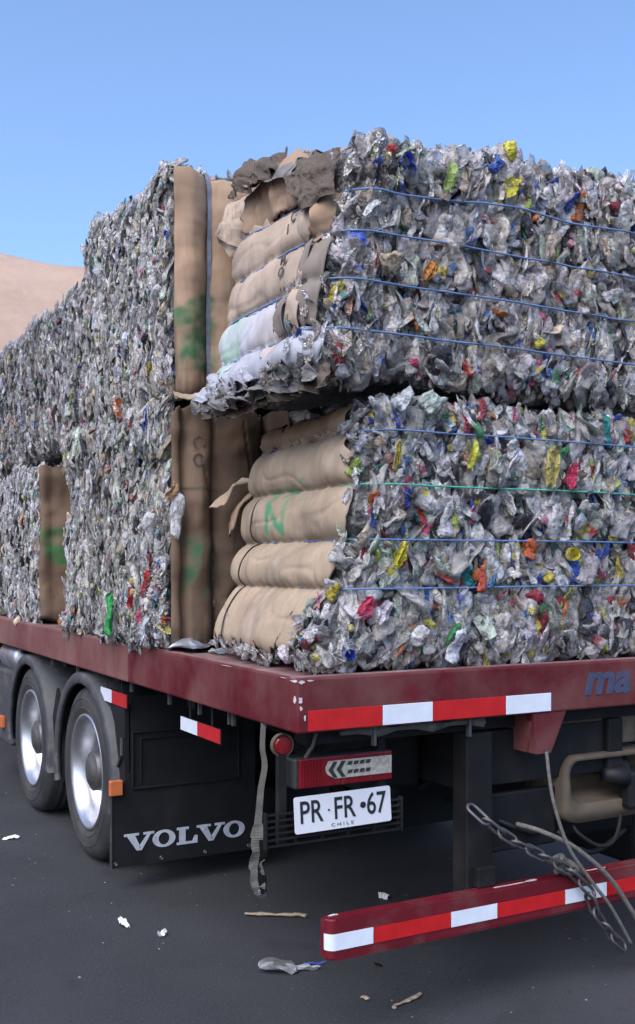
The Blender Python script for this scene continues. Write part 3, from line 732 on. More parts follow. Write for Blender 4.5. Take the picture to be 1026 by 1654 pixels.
class Surf:
    def __init__(s, lo, hi, r, cuts, axis, amp_card, amp_bot, shift=None, seed=0, rough=.03, top=None):
        s.lo = np.array(lo, float); s.hi = np.array(hi, float); s.r = r; s.cuts = cuts; s.ax = axis
        s.ac = amp_card; s.ab = amp_bot; s.shift = shift; s.seed = seed; s.rough = rough; s.top = top
    def __call__(s, P, off=0., rough=1.):
        P = np.asarray(P, float).reshape(-1, 3)
        q = np.clip(P, s.lo + s.r, s.hi - s.r); d = P - q; l = np.linalg.norm(d, axis=1, keepdims=True) + 1e-9
        N = d / l; X = q + N * s.r
        card_n = np.maximum(0, -N[:, 0]) if s.ax == 2 else np.maximum(0, -N[:, 1])
        lb = seg_lobe(P[:, s.ax], s.cuts)
        edge = 1 - np.abs(N[:, s.ax])
        disp = (s.ab + (s.ac - s.ab) * card_n) * (lb - .6) * edge + rough * s.rough * (fbm(P * 4.2, s.seed, 3) + (.55 * fbm(P * np.array((11, 11, 1.6)), s.seed + 40, 2) if rough == 1 else 0)) + off
        X = X + N * np.asarray(disp).reshape(-1, 1)
        if s.shift is not None:
            f = 1 - smooth01((P[:, 0] - s.lo[0]) / .6)
            X[:, 0] += s.shift(P[:, 2]) * f
        if s.top is not None:
            X[:, 2] += s.top(P) * smooth01((P[:, 2] - s.lo[2]) / (s.hi[2] - s.lo[2]) * 2 - 1)
        return X, N

def core(S, step=.05):
    V = []; F = []; off = 0
    for a in range(3):
        b, c = [i for i in range(3) if i != a]
        nb = max(2, int((S.hi[b] - S.lo[b]) / step)); nc = max(2, int((S.hi[c] - S.lo[c]) / step))
        for side in (0, 1):
            u = np.linspace(S.lo[b], S.hi[b], nb); v = np.linspace(S.lo[c], S.hi[c], nc)
            U, W = np.meshgrid(u, v, indexing='ij'); P = np.zeros((nb * nc, 3)); P[:, b] = U.ravel(); P[:, c] = W.ravel(); P[:, a] = S.hi[a] if side else S.lo[a]
            X, _ = S(P, -.035); V.append(X)
            for f in grid_faces(nb, nc): F += [(f[0] + off, f[1] + off, f[2] + off), (f[0] + off, f[2] + off, f[3] + off)]
            off += nb * nc
    return np.vstack(V), np.array(F)

# --- prototypes of crushed bottles (unit: about 1 wide, 2.2 long, z along)
def proto_bottle(rg):
    """a bottle pressed flat: body, shoulder and neck, bent, twisted and dented"""
    nu, nv = 10, 9; V = []
    t = np.linspace(0, 1, nv); rad = np.interp(t, [0, .06, .5, .62, .8, .92, 1], [.36, .5, .46, .5, .42, .24, .18] if rg.random() < .25 else [.30, .5, .44, .5, .47, .46, .28])
    bx, by = rg.normal(0, .16, 2); ph = rg.uniform(0, 6, 4); fl = .30 + .14 * np.sin(t * rg.uniform(3, 9) + ph[0]); tw = rg.normal(0, .7) * t
    for i in range(nv):
        for j in range(nu):
            a = 2 * math.pi * j / nu; k = rad[i] * (1 + .12 * math.sin(3 * a + ph[1] + 5 * t[i]) + rg.normal(0, .05))
            x, y = k * math.cos(a), k * math.sin(a) * fl[i]
            c, s_ = math.cos(tw[i]), math.sin(tw[i])
            V.append((x * c - y * s_ + bx * math.sin(t[i] * 4 + ph[2]), x * s_ + y * c + by * math.sin(t[i] * 5 + ph[3]), (t[i] - .5) * 1.75 + rg.normal(0, .03) + .10 * math.sin(a + ph[3])))
    V = np.array(V)
    for _ in range(5):      # sharp dents
        p = V[rg.integers(0, len(V))]; d = rg.normal(0, 1, 3) * (1, .8, .6); d /= np.linalg.norm(d); r_ = np.linalg.norm(V - p, axis=1)
        V -= d * (np.maximum(0, .40 - r_) * .55)[:, None]
    F = []
    for i in range(nv - 1):
        for j in range(nu):
            a, b, c, d = i * nu + j, i * nu + (j + 1) % nu, (i + 1) * nu + (j + 1) % nu, (i + 1) * nu + j
            F += [(a, b, c), (a, c, d)] if rg.random() < .5 else [(a, b, d), (b, c, d)]
    for j in range(1, nu - 1): F += [(0, j + 1, j), ((nv - 1) * nu, (nv - 1) * nu + j, (nv - 1) * nu + j + 1)]
    return V, np.array(F)
def proto_scrap(rg):
    """a folded, rounded rag of film or label"""
    nu, nv = 6, 8; V = []
    f1 = rg.normal(0, .13, nu); f2 = np.cumsum(rg.normal(0, .09, nv)); w_ = rg.uniform(.7, 1.1, nv) * np.sin(np.linspace(.5, math.pi - .5, nv))
    for i in range(nu):
        for j in range(nv):
            V.append(((i / (nu - 1) - .5) * w_[j] + rg.normal(0, .03), f1[i] + f2[j] + rg.normal(0, .03), (j / (nv - 1) - .5) * 1.9 + rg.normal(0, .04) + .12 * math.sin(i * 1.3)))
    F = []
    for f in grid_faces(nu, nv): F += [(f[0], f[1], f[2]), (f[0], f[2], f[3])]
    return np.array(V), np.array(F)
def proto_cap(rg):
    n = 12; V = []
    for z_, r_ in ((0, .5), (.5, .5), (.6, .42)):
        for j in range(n): a = 2 * math.pi * j / n; V.append((r_ * math.cos(a), z_, r_ * math.sin(a)))
    F = []
    for i in range(2):
        for j in range(n):
            a, b, c, d = i * n + j, i * n + (j + 1) % n, (i + 1) * n + (j + 1) % n, (i + 1) * n + j; F += [(a, b, c), (a, c, d)]
    for j in range(1, n - 1): F.append((2 * n, 2 * n + j, 2 * n + j + 1))
    return np.array(V), np.array(F)
rp = np.random.default_rng(21)
PROTOS = [('crushed_bottle', *proto_bottle(rp)) for _ in range(12)] + [('plastic_scrap', *proto_scrap(rp)) for _ in range(10)] + [('bottle_cap', *proto_cap(rp))]
NB, NS = 12, 10
PM = []
for nm, V, F in PROTOS:
    me = bpy.data.meshes.new(nm); me.from_pydata(V.tolist(), [], F.tolist()); me.materials.append(M['plastic_piece'])
    a = me.attributes.new('loc', 'FLOAT_VECTOR', 'POINT'); a.data.foreach_set('vector', (V + len(PM) * 3.7).astype(np.float32).ravel())
    me.polygons.foreach_set('use_smooth', [nm == 'crushed_bottle'] * len(me.polygons)); me.update(); PM.append(me)

BRIGHT = np.array([(.55, .04, .03), (.62, .50, .05), (.72, .62, .08), (.03, .07, .42), (.04, .10, .5), (.05, .30, .10), (.62, .18, .03), (.60, .06, .16), (.02, .28, .30), (.40, .52, .10), (.30, .03, .05), (.06, .20, .5)])
BRIGHT = BRIGHT * .95 + BRIGHT.mean(1, keepdims=True) * .08
def palette(n, rg, bright=.06, tone=(1, 1, 1), white=.10):
    u = rg.random(n); c = np.empty((n, 4)); v = rg.uniform(.80, 1.5, n)[:, None]
    base = np.where(u[:, None] < .50, (.58, .55, .525), np.where(u[:, None] < .60, (.48, .50, .57), np.where(u[:, None] < .69, (.48, .54, .46), np.where(u[:, None] < .82, (.56, .47, .38), (.56, .52, .56)))))
    c[:, :3] = base * v * np.array(tone); c[:, 3] = np.where(rg.random(n) < .45, rg.uniform(.28, .6, n), rg.uniform(.7, 1.0, n))
    k = rg.random(n); wsel = k < white; c[wsel, :3] = np.array((.74, .73, .74)) * rg.uniform(.8, 1.1, (wsel.sum(), 1)); c[wsel, 3] = .95
    dsel = (k > white) & (k < white + .07); c[dsel, :3] = (.05, .05, .06); c[dsel, 3] = 1
    bsel = k > 1 - bright; c[bsel, :3] = BRIGHT[rg.integers(0, len(BRIGHT), bsel.sum())] * rg.uniform(.7, 1.15, (bsel.sum(), 1)); c[bsel, 3] = 1
    return np.clip(c, 0, 1), bsel

def frames(Nrm, rg, tilt=.35, top=None):
    """long axis mostly vertical on the sides, lying flat on top; thin axis at a random turn"""
    n = len(Nrm); up = np.tile((0., 0, 1), (n, 1)); up += rg.normal(0, tilt, (n, 3))
    flat = np.abs(Nrm[:, 2]) > .75
    rnd = rg.normal(0, 1, (n, 3)); rnd[:, 2] *= .25; up[flat] = rnd[flat]
    up -= Nrm * (np.sum(up * Nrm, 1, keepdims=True)) * rg.uniform(.4, 1, (n, 1)); up /= np.linalg.norm(up, axis=1, keepdims=True)
    e = np.cross(up, Nrm); e /= np.linalg.norm(e, axis=1, keepdims=True) + 1e-9; f = np.cross(e, up)
    a = rg.uniform(0, 2 * np.pi, (n, 1)); a = np.where(rg.random((n, 1)) < .74, rg.normal(0, .5, (n, 1)), a)
    ey = f * np.cos(a) + e * np.sin(a); ex = np.cross(ey, up)
    return np.stack([ex, ey, up], axis=2)   # columns

def scatter_points(S, regions, rg):
    """regions: list of (axis, side, (lo,hi) for the other two axes, count)"""
    Ps = []
    for (a, side, r1, r2, n) in regions:
        b, c = [i for i in range(3) if i != a]; P = np.zeros((n, 3)); P[:, a] = S.hi[a] if side else S.lo[a]
        P[:, b] = rg.uniform(*r1, n); P[:, c] = rg.uniform(*r2, n); Ps.append(P)
    return np.vstack(Ps)

def make_bale(name, S, regions, label, seed, n_parts, size=(.042, .068), bright=.06, tone=(1, 1, 1), white=.10, base=None, view=(-1, -1, 0), extra=None, tilt=.46, step=.05, scrap=.76, stretch=(.95, .85, 1.04)):
    rg = np.random.default_rng(seed)
    base = base or ((S.lo[0] + S.hi[0]) / 2, (S.lo[1] + S.hi[1]) / 2, S.lo[2])
    b = empty(name, base, label, 'bale', 'pressed bales stacked on the flatbed')
    P = scatter_points(S, regions, rg)
    X, N = S(P)
    n = len(P); off = rg.uniform(-.052, .008, n) - .02 * (np.abs(N[:, 2]) > .7)
    near = np.min(np.abs(P[:, [S.ax]] - np.array(S.cuts[1:-1])[None]), axis=1); off -= .045 * np.exp(-(near / .025) ** 2) * (np.abs(N[:, S.ax]) < .7)
    X = X + N * off[:, None]
    sc_ = np.minimum(rg.uniform(*size, n) * np.exp(rg.normal(-.04, .34, n)), size[1] * 1.35)
    kind = np.where(rg.random(n) < scrap, rg.integers(0, NB, n), NB + rg.integers(0, NS, n))
    col, bs = palette(n, rg, bright, tone, white)
    capm = (rg.random(n) < .03); kind[capm] = NB + NS; sc_[capm] = rg.uniform(.026, .034, capm.sum())
    bc = BRIGHT[rg.integers(0, len(BRIGHT), n)]; sc_ = sc_ * np.where(bs, .88, 1); col[capm, :3] = bc[capm]; col[capm, 3] = 1
    off[capm] = .012
    Fm = frames(N, rg, tilt); Fm = np.where((kind == NB + NS)[:, None, None], Fm, Fm * np.array(stretch))
    if extra is not None:
        eX, eN, eS, eC, eK, eF = extra(S, rg)
        X = np.vstack([X, eX]); N = np.vstack([N, eN]); sc_ = np.r_[sc_, eS]; col = np.vstack([col, eC]); kind = np.r_[kind, eK]; Fm = np.concatenate([Fm, eF]); off = np.r_[off, np.full(len(eX), .03)]
        bs = np.r_[bs, np.ones(len(eX), bool)]
    # nearest, largest, most exposed pieces become parts of their own
    camp = np.array(cam.location)
    d = np.linalg.norm(X - camp, axis=1); facing = np.sum(N * (camp - X) / d[:, None], axis=1)
    # in the frame?
    rel = X - camp; fx = rel @ np.array((.8785, -.4777, 0)); fz = rel @ np.array((.4777, .8785, 0))
    inside = (np.abs(fx / fz) < .31) & (facing > .1)
    score = np.where(inside, (off + .055) * sc_ / d * (1 + .5 * bs), -1)
    order = np.argsort(-score); sel = np.zeros(len(X), bool); sel[order[:n_parts]] = True; sel &= score > 0
    Vs = []; Fs = []; Cs = []; o_ = 0
    cV, cF = core(S, step); Vs.append(cV); Fs.append(cF); Cs.append(np.tile((.20, .195, .19, 1), (len(cV), 1))); o_ = len(cV); Ls = [cV * 12]; Ss = [np.zeros(len(cF), bool)]
    for k, (nm, PV, PF) in enumerate(PROTOS):
        idx = np.where((kind == k) & ~sel)[0]
        if len(idx) == 0: continue
        W = np.einsum('nij,nvj->nvi', Fm[idx], PV[None] * sc_[idx][:, None, None] * stretch) + X[idx][:, None]
        m_ = len(PV); Vs.append(W.reshape(-1, 3)); Fs.append((PF[None] + (np.arange(len(idx)) * m_)[:, None, None] + o_).reshape(-1, 3)); cc = np.repeat(col[idx][:, None], m_, axis=1)
        if nm == 'crushed_bottle':
            lab = np.where(rg.random(len(idx)) < .20)[0]; band = np.where((PV[:, 2] > -.45) & (PV[:, 2] < .25))[0]
            lc = np.where(rg.random((len(lab), 1)) < .45, (.70, .69, .68), BRIGHT[rg.integers(0, len(BRIGHT), len(lab))] * .8 + .05) * (1 if bright > .03 else .7) + (0 if bright > .03 else .18)
            cc[lab[:, None], band[None, :], :3] = lc[:, None]; cc[lab[:, None], band[None, :], 3] = 1
        Cs.append(cc.reshape(-1, 4)); o_ += len(idx) * m_
        Ls.append((PV[None] + rg.uniform(0, 60, (len(idx), 1, 3))).reshape(-1, 3)); Ss.append(np.full(len(idx) * len(PF), nm == 'crushed_bottle'))
    st = obj('pressed_plastic', np.vstack(Vs), np.vstack(Fs), M['plastic'], b, attr=np.vstack(Cs), loc=np.vstack(Ls), smooth=np.concatenate(Ss)); st['kind'] = 'stuff'
    bl = np.array(base)
    for i in np.where(sel)[0]:
        k = int(kind[i]); o = bpy.data.objects.new(PROTOS[k][0], PM[k]); C.objects.link(o); o.parent = b
        mt = Matrix(((Fm[i] * sc_[i]).tolist())).to_4x4(); mt.translation = Vector(X[i] - bl); o.matrix_local = mt
        o.color = tuple(float(v) for v in col[i])
    return b

def strap(S, b, z, m, r=.0040, off_card=.016, off_bot=.048, rg=None, name='strap'):
    """loop of twine round a bale at height z"""
    x0, y0 = S.lo[:2]; x1, y1 = S.hi[:2]; P = []
    P += [(x0, y, z) for y in np.linspace(y1 - .02, y0 + .01, 40)] + [(x, y0, z) for x in np.linspace(x0 + .01, x1, 60)] + [(x1, y, z) for y in np.linspace(y0 + .02, y1, 12)] + [(x, y1, z) for x in np.linspace(x1 - .02, x0 + .02, 20)]
    P = np.array(P); X, N = S(P, 0, .6); cw = np.maximum(0, -N[:, 0])
    X = X + N * (off_bot + (off_card - off_bot) * cw)[:, None]
    X[:, 2] += .004 * vnoise(P * 1.5, 3)
    return MB().tube(X.tolist(), r, 6, closed=True).build(name, m, b, True)

def card_sheet(S, b, name, path, vs, m, off=.014, th=.006, paint=None, vert=True, wr=.006, ragged=(0, 0, 0, 0), seed=0, rough=.6, near=None, crease=1.):
    """sheet following the bale: path = list of (x,y) for vertical sweep over vs (z)"""
    path = np.array(path); nu, nv = len(path), len(vs)
    P = np.array([(p[0], p[1], z) for p in path for z in vs])
    iu = np.repeat(np.arange(nu), nv); iv = np.tile(np.arange(nv), nu)
    if near is not None:
        yf, yn = path[0][1], path[-1][1]; P[:, 1] = yf + (P[:, 1] - yf) * (near(P[:, 2]) + .02 * fbm(np.c_[P[:, 2] * 9, P[:, 2] * 0 + seed, P[:, 2] * 0], 5, 3) - yf) / (yn - yf)
    e0 = fbm(np.c_[iu * .23, iu * 0, iu * 0 + seed], 11, 3); e1 = fbm(np.c_[iu * .23, iu * 0, iu * 0 + seed + 9], 12, 3)
    t = iv / (nv - 1)
    P[:, 2] += ragged[0] * e0 * (1 - t) ** 3 + ragged[1] * e1 * t ** 3
    X, N = S(P, off, rough)
    X += N * (wr * fbm(P * np.array((9, 9, 5)), seed + 3, 3))[:, None]
    lbv = seg_lobe(P[:, S.ax], S.cuts); pl = np.array((26, 26, 5)) if S.ax == 2 else np.array((5, 5, 22))
    X += N * ((.007 * (1 - lbv) + .002) * fbm(P * pl, seed + 21, 2) + .010 * vnoise(P * np.array((3, 3, 7)), seed + 23))[:, None]
    rid = np.abs(fbm(P * (np.array((2.6, 2.6, 5.5)) if S.ax == 2 else np.array((7, 7, 1.6))), seed + 31, 2)); X -= N * ((.006 if S.ax == 2 else .012) * np.maximum(0, .10 - rid) / .10 * crease)[:, None]
    if ragged[2]:
        f = vnoise(np.c_[iv * .35, iv * 0, iv * 0], seed + 5) * ragged[2] * (1 - iu / (nu - 1)) ** 4
        T = X.reshape(nu, nv, 3); dirv = T[1] - T[0]; dirv /= np.linalg.norm(dirv, axis=1, keepdims=True) + 1e-9
        X += dirv[iv] * f[:, None]
    G = normals_grid(X, nu, nv); s = np.sign(np.sum(G * N)); V2, F = shell(X, nu, nv, G * s, th)
    pc = np.zeros((nu * nv, 4))
    if paint is not None: pc = paint(P)
    o = obj(name, V2, F, m, b, True, attr=np.vstack([pc, pc * np.array((1, 1, 1, 0))]), attr_name='Paint')
    return o

def stroke(P, a, segs, width, soft, seed=0, grain=.4):
    """distance mask to line segments in the two coordinates a of P"""
    Q = P[:, list(a)]; d = np.full(len(Q), 9.)
    for (p, q) in segs:
        p = np.array(p, float); q = np.array(q, float); v = q - p; t = np.clip(((Q - p) @ v) / (v @ v + 1e-9), 0, 1)
        d = np.minimum(d, np.linalg.norm(Q - p - t[:, None] * v, axis=1))
    m_ = 1 - smooth01((d - width / 2) / soft)
    return np.clip(m_ * (1 - grain + grain * fbm(P * 22, seed, 3) * 1.5 + grain * .3), 0, 1)

# ---- lower rear bale
def near1(z): return np.interp(z, [1.36, 1.45, 1.617, 1.70, 1.80, 1.9, 2.006, 2.1, 2.21, 2.34], [.28, .24, .16, .12, .13, .10, .11, .14, .20, .26])
def near2(z): return np.interp(z, [2.43, 2.565, 2.66, 2.75, 2.85, 2.935, 3.03, 3.12, 3.3], [.16, .20, .24, .26, .22, .16, .12, .13, .16])
def sh1(z): return np.interp(z, [1.31, 1.40, 1.62, 1.80, 2.0, 2.2, 2.33], [-.16, -.14, -.06, -.01, .02, .06, .10])
S1 = Surf((.275, .085, 1.312), (2.40, 1.10, 2.345), .10, [1.30, 1.617, 1.80, 2.006, 2.21, 2.40], 2, .070, .035, sh1, 3)
def extra1(S, rg):
    n = 230; P = np.zeros((n, 3)); k = rg.random(n)
    P[:, 0] = S.lo[0]; P[:, 1] = rg.uniform(S.lo[1], S.hi[1], n); P[:, 2] = rg.uniform(1.315, 1.38, n)
    m_ = rg.random(n) < .35; P[m_, 0] = rg.uniform(S.lo[0], S.lo[0] + .35, m_.sum()); P[m_, 1] = S.lo[1]
    # a column of crumpled plastic round the corner where the cardboard stops
    c = rg.random(n) < .3; P[c, 1] = S.lo[1]; P[c, 0] = rg.uniform(S.lo[0] + .05, S.lo[0] + .18, c.sum()); P[c, 2] = rg.uniform(1.35, 2.3, c.sum())
    m2 = 300; Q = np.zeros((m2, 3)); Q[:, 0] = S.lo[0]; Q[:, 1] = rg.uniform(.09, .45, m2); Q[:, 2] = rg.uniform(1.34, 2.34, m2); Q = Q[Q[:, 1] < near1(Q[:, 2]) + .02]; P = np.vstack([P, Q]); n = len(P)
    X, N = S(P); X += N * rg.uniform(-.03, .02, (n, 1)); X[:, 2] = np.maximum(X[:, 2], 1.335)
    col, _ = palette(n, rg, .12, white=.2)
    return X, N, rg.uniform(.028, .05, n), col, np.where(rg.random(n) < .5, rg.integers(0, NB, n), NB + rg.integers(0, NS, n)), frames(N, rg, .9)
b1 = make_bale('bottle_bale', S1, [(1, 0, (.33, 2.38), (1.33, 2.33), 4300), (2, 1, (.31, 2.38), (.09, .6), 500), (1, 0, (.32, 2.38), (2.22, 2.345), 350)],
               'lower rear bale with lobed tan cardboard side and a green twine strap', 11, 290, bright=.13, extra=extra1)
path1 = [(.275, y) for y in np.linspace(1.06, .12, 120)]
def paint1(P):
    pc = np.zeros((len(P), 4)); pc[:, :3] = (.05, .26, .13)
    sN = [((.76, 1.835), (.76, 1.955)), ((.76, 1.955), (.62, 1.84)), ((.62, 1.84), (.62, 1.955))]
    s2 = [((.80, 2.015), (.50, 2.02)), ((.66, 1.99), (.50, 2.05)), ((.72, 2.0), (.78, 1.965)), ((.62, 1.972), (.45, 1.975))]
    a = np.maximum(stroke(P, (1, 2), sN, .024, .008, 1, .3), .6 * stroke(P, (1, 2), s2, .012, .010, 2, .6)); pc[:, 3] = a * .85
    # wet stain / pinkish scuff
    return pc
card_sheet(S1, b1, 'cardboard_sheet', path1, np.linspace(1.385, 2.215, 110).tolist(), M['card'], paint=paint1, near=near1, ragged=(.03, .02, 0, 0), seed=2)
card_sheet(S1, b1, 'cardboard_sheet', [(.275, y) for y in np.linspace(1.0, .16, 60)], np.linspace(2.20, 2.335, 14).tolist(), M['card2'], off=.004, ragged=(.02, .06, 0, 0), seed=4, wr=.014, near=near1)
for z, m_ in ((1.617, 'twine'), (1.80, 'twine'), (2.006, 'twine_green'), (2.21, 'twine')): strap(S1, b1, z, M[m_])
P = np.array([(.275, .93 + .03 * math.sin(z * 9), z) for z in np.linspace(1.40, 2.0, 40)]); X, N = S1(P, .020, .6)
MB().tube(X.tolist(), .0035, 5).build('cord', M['cord'], b1, True)

# ---- upper rear bale
def sh2(z): return np.interp(z, [2.37, 2.46, 2.565, 2.77, 2.95, 3.18, 3.40], [-.13, -.13, -.09, -.05, -.01, .05, .09])
def top2(P):
    return .13 * smooth01((P[:, 1] - .1) / .6) * (1 - smooth01((P[:, 0] - .32) / .25)) - .085 + .085 * smooth01((P[:, 0] - .5) / .6) + .035 * vnoise(np.c_[P[:, 0] * 3.1, P[:, 1] * 2, P[:, 0] * 0], 77)
S2 = Surf((.215, .085, 2.385), (2.42, 1.04, 3.375), .11, [2.36, 2.565, 2.75, 2.935, 3.12, 3.44], 2, .045, .03, sh2, 13, top=top2)
def extra2(S, rg):
    n = 260; P = np.zeros((n, 3))
    P[:, 0] = S.lo[0]; P[:, 1] = rg.uniform(S.lo[1], S.hi[1], n); P[:, 2] = rg.uniform(2.39, 2.45, n)
    c = rg.random(n) < .6; P[c, 1] = S.lo[1]; P[c, 0] = rg.uniform(S.lo[0] + .06, S.lo[0] + .2, c.sum()); P[c, 2] = rg.uniform(2.42, 3.3, c.sum())
    m2 = 220; Q = np.zeros((m2, 3)); Q[:, 0] = S.lo[0]; Q[:, 1] = rg.uniform(.09, .30, m2); Q[:, 2] = rg.uniform(2.45, 3.3, m2); Q = Q[Q[:, 1] < near2(Q[:, 2]) + .01]; P = np.vstack([P, Q]); n = len(P)
    X, N = S(P); X += N * rg.uniform(-.04, .03, (n, 1))
    col, _ = palette(n, rg, .02, (.62, .58, .54), .12)
    Fm = frames(N, rg, .5)
    return X, N, rg.uniform(.03, .055, n), col, np.where(rg.random(n) < .25, rg.integers(0, NB, n), NB + rg.integers(0, NS, n)), Fm
b2 = make_bale('bottle_bale', S2, [(1, 0, (.25, 2.40), (2.40, 3.36), 4300), (2, 1, (.30, 2.40), (.09, 1.02), 900), (2, 1, (.25, .8), (.09, 1.02), 350), (1, 0, (.28, 2.40), (3.2, 3.374), 600)],
               'upper rear bale with cardboard side, topmost above the green-twine bale', 12, 290, bright=.05, tone=(.98, .95, .93), extra=extra2)
path2 = [(.215, y) for y in np.linspace(.99, .13, 84)]
def paint2(P):
    pc = np.zeros((len(P), 4)); pc[:, :3] = (.47, .48, .56)
    n_ = fbm(P * 6, 44, 3)
    pc[:, 3] = .9 * (1 - smooth01((P[:, 2] - 2.745) / .02)) * smooth01((P[:, 1] + .12 * n_ - .28) / .06) * np.clip(.75 + .5 * n_, .2, 1)
    g_ = stroke(P, (1, 2), [((.92, 2.56), (.88, 2.72))], .16, .16, 4, .5); pc[:, :3] = pc[:, :3] * (1 - g_[:, None]) + np.array((.30, .46, .38)) * g_[:, None]
    return pc
card_sheet(S2, b2, 'cardboard_sheet', path2, np.linspace(2.52, 3.13, 60).tolist(), M['card3'], paint=paint2, near=near2, ragged=(.03, .02, 0, 0), seed=6, wr=.009)
# white film over the lower lobes of the side
card_sheet(S2, b2, 'white_film', [(.215, y) for y in np.linspace(.98, .12, 70)] + [(x, .085) for x in np.linspace(.22, .26, 5)], np.linspace(2.43, 2.575, 18).tolist(), M['white_film'], off=.022, th=.002, ragged=(.05, .005, .03, 0), seed=8, wr=.016)
# crumpled paper folds at the corner where the cardboard stops, and the flap on the uppermost lobe
for q, (ya, yb, z0, z1, mm) in enumerate(((.34, .26, 2.57, 2.73, 'paper_fold'), (.27, .17, 2.57, 2.80, 'card3'), (.20, .11, 2.58, 2.90, 'paper_fold'), (.27, .20, 2.76, 2.93, 'paper_fold'), (.30, .24, 2.94, 3.12, 'card3'), (.22, .12, 2.92, 3.13, 'card2'))):
    card_sheet(S2, b2, 'crumpled_paper', [(.215, y) for y in np.linspace(ya, yb, 12)], np.linspace(z0, z1, 26).tolist(), M[mm], off=.03, th=.003, ragged=(.03, .02, .02, 0), seed=15 + q, wr=.022)
card_sheet(S2, b2, 'cardboard_flap', [(.215, y) for y in np.linspace(.97, .20, 60)], np.linspace(3.12, 3.375, 26).tolist(), M['card2'], off=.022, th=.006, ragged=(.02, .03, .04, 0), seed=17, wr=.022)
for z in (2.565, 2.75, 2.935, 3.12): strap(S2, b2, z, M['twine'], off_bot=.050, off_card=.026)

def draped(b, name, pts, n, m, amp, seed, th=.003, freq=9, shift=(0, 0, 0), ys=1.):
    """crumpled sheet over a bilinear patch of 4 corner rows: pts = rows of 3D control points"""
    G = np.array(pts, float) * np.array((1, ys, 1)) + np.array(shift); r, c = G.shape[:2]; nu, nv = n
    def interp(A, k, ax):
        x = np.linspace(0, A.shape[ax] - 1, k); i = np.clip(x.astype(int), 0, A.shape[ax] - 2); f = x - i; f = smooth01(f) * .5 + f * .5
        sh = [1, 1, 1]; sh[ax] = -1; f = f.reshape(sh); return np.take(A, i, ax) * (1 - f) + np.take(A, i + 1, ax) * f
    V = interp(interp(G, nu, 0), nv, 1).reshape(-1, 3)
    N = normals_grid(V, nu, nv); V = V + N * (amp * (fbm(V * freq, seed, 4) + .6 * np.abs(fbm(V * freq * .7, seed + 5, 2))))[:, None] + amp * .6 * np.c_[vnoise(V * 14, seed + 1), vnoise(V * 14, seed + 2), vnoise(V * 14, seed + 3)]
    V2, F = shell(V, nu, nv, normals_grid(V, nu, nv), th)
    return obj(name, V2, F, m, b, False, attr=np.zeros((len(V2), 4)), attr_name='Paint')
# loose film and dark wrapping over the top-left edge of the upper bale
draped(b2, 'torn_wrapping', [[(.42, .98, 3.45), (.38, .75, 3.44), (.36, .48, 3.41)],
                             [(.26, 1.0, 3.46), (.23, .75, 3.41), (.225, .45, 3.36)],
                             [(.20, 1.0, 3.41), (.185, .74, 3.345), (.18, .42, 3.28)]], (50, 80), M['film'], .016, 31, freq=12, shift=(.01, 0, -.045))
draped(b2, 'torn_wrapping', [[(.27, .48, 3.33), (.25, .30, 3.29), (.27, .14, 3.25)], [(.19, .48, 3.24), (.175, .30, 3.20), (.215, .10, 3.17)], [(.18, .42, 3.16), (.165, .27, 3.09), (.205, .085, 3.08)], [(.185, .34, 3.13), (.17, .24, 3.04), (.205, .085, 3.05)]], (44, 52), M['kraft_dark'], .024, 35, freq=13)
draped(b2, 'torn_wrapping', [[(.40, 1.02, 3.44), (.33, .85, 3.44), (.28, .62, 3.41)], [(.25, 1.04, 3.41), (.215, .85, 3.38), (.20, .60, 3.34)], [(.19, 1.04, 3.33), (.175, .85, 3.30), (.175, .62, 3.27)]], (34, 60), M['kraft_dark'], .04, 37, freq=14)
# shredded sheets squeezed out under the upper bale, at the left
for q, (ya, yb, zz, xo, dz, mm) in enumerate(((1.06, .62, 2.455, -.02, -.07, 'film'), (.98, .45, 2.47, -.035, -.05, 'white_film'), (.80, .28, 2.445, -.02, -.08, 'film'), (.62, .10, 2.45, .0, -.09, 'film'), (1.08, .70, 2.42, .0, -.07, 'kraft_dark'), (.85, .30, 2.41, .01, -.08, 'kraft_dark'), (.5, .06, 2.42, .03, -.08, 'kraft_dark'), (.95, .5, 2.435, -.03, -.06, 'film'))):
    draped(b2, 'torn_film', [[(.26, ya, zz + .01), (.24, (ya + yb) / 2, zz + .02), (.26, yb, zz + .02)],
                             [(.12 + xo, ya + .02, zz), (.11 + xo, (ya + yb) / 2, zz + .01), (.13 + xo, yb - .02, zz + .01)],
                             [(.085 + xo, ya + .05, zz + dz), (.085 + xo, (ya + yb) / 2, zz + dz - .01), (.10 + xo, yb - .03, zz + dz)]], (34, 84), M[mm], .036, 40 + q, freq=17)
# faded printing running down the cardboard
for ch_, z in (('C', 3.05), ('I', 3.0), ('M', 2.87), ('O', 2.82), ('H', 2.77), ('O', 2.69)):
    Xp, Np = S2(np.array([(.215, .40, z)]), .019, .6)
    text_mesh(ch_, .055, M['print'], 'printed_letter', b2, Xp[0] + np.array((0, .02, 0)), (.05, -.998, 0), (.12, 0, .99), .001, .001)
# torn cardboard flaps in the gap between the stacks
draped(b1, 'cardboard_flap', [[(.36, 1.10, 2.12), (.35, 1.20, 2.10)], [(.26, 1.12, 2.06), (.24, 1.22, 2.03)], [(.20, 1.12, 1.99), (.17, 1.20, 1.97)]], (10, 10), M['card'], .018, 51, .005)
draped(b1, 'cardboard_flap', [[(.37, 1.08, 2.04), (.36, 1.20, 2.02)], [(.27, 1.09, 1.96), (.26, 1.21, 1.93)], [(.25, 1.10, 1.86), (.27, 1.20, 1.83)]], (10, 10), M['card2'], .02, 52, .005)

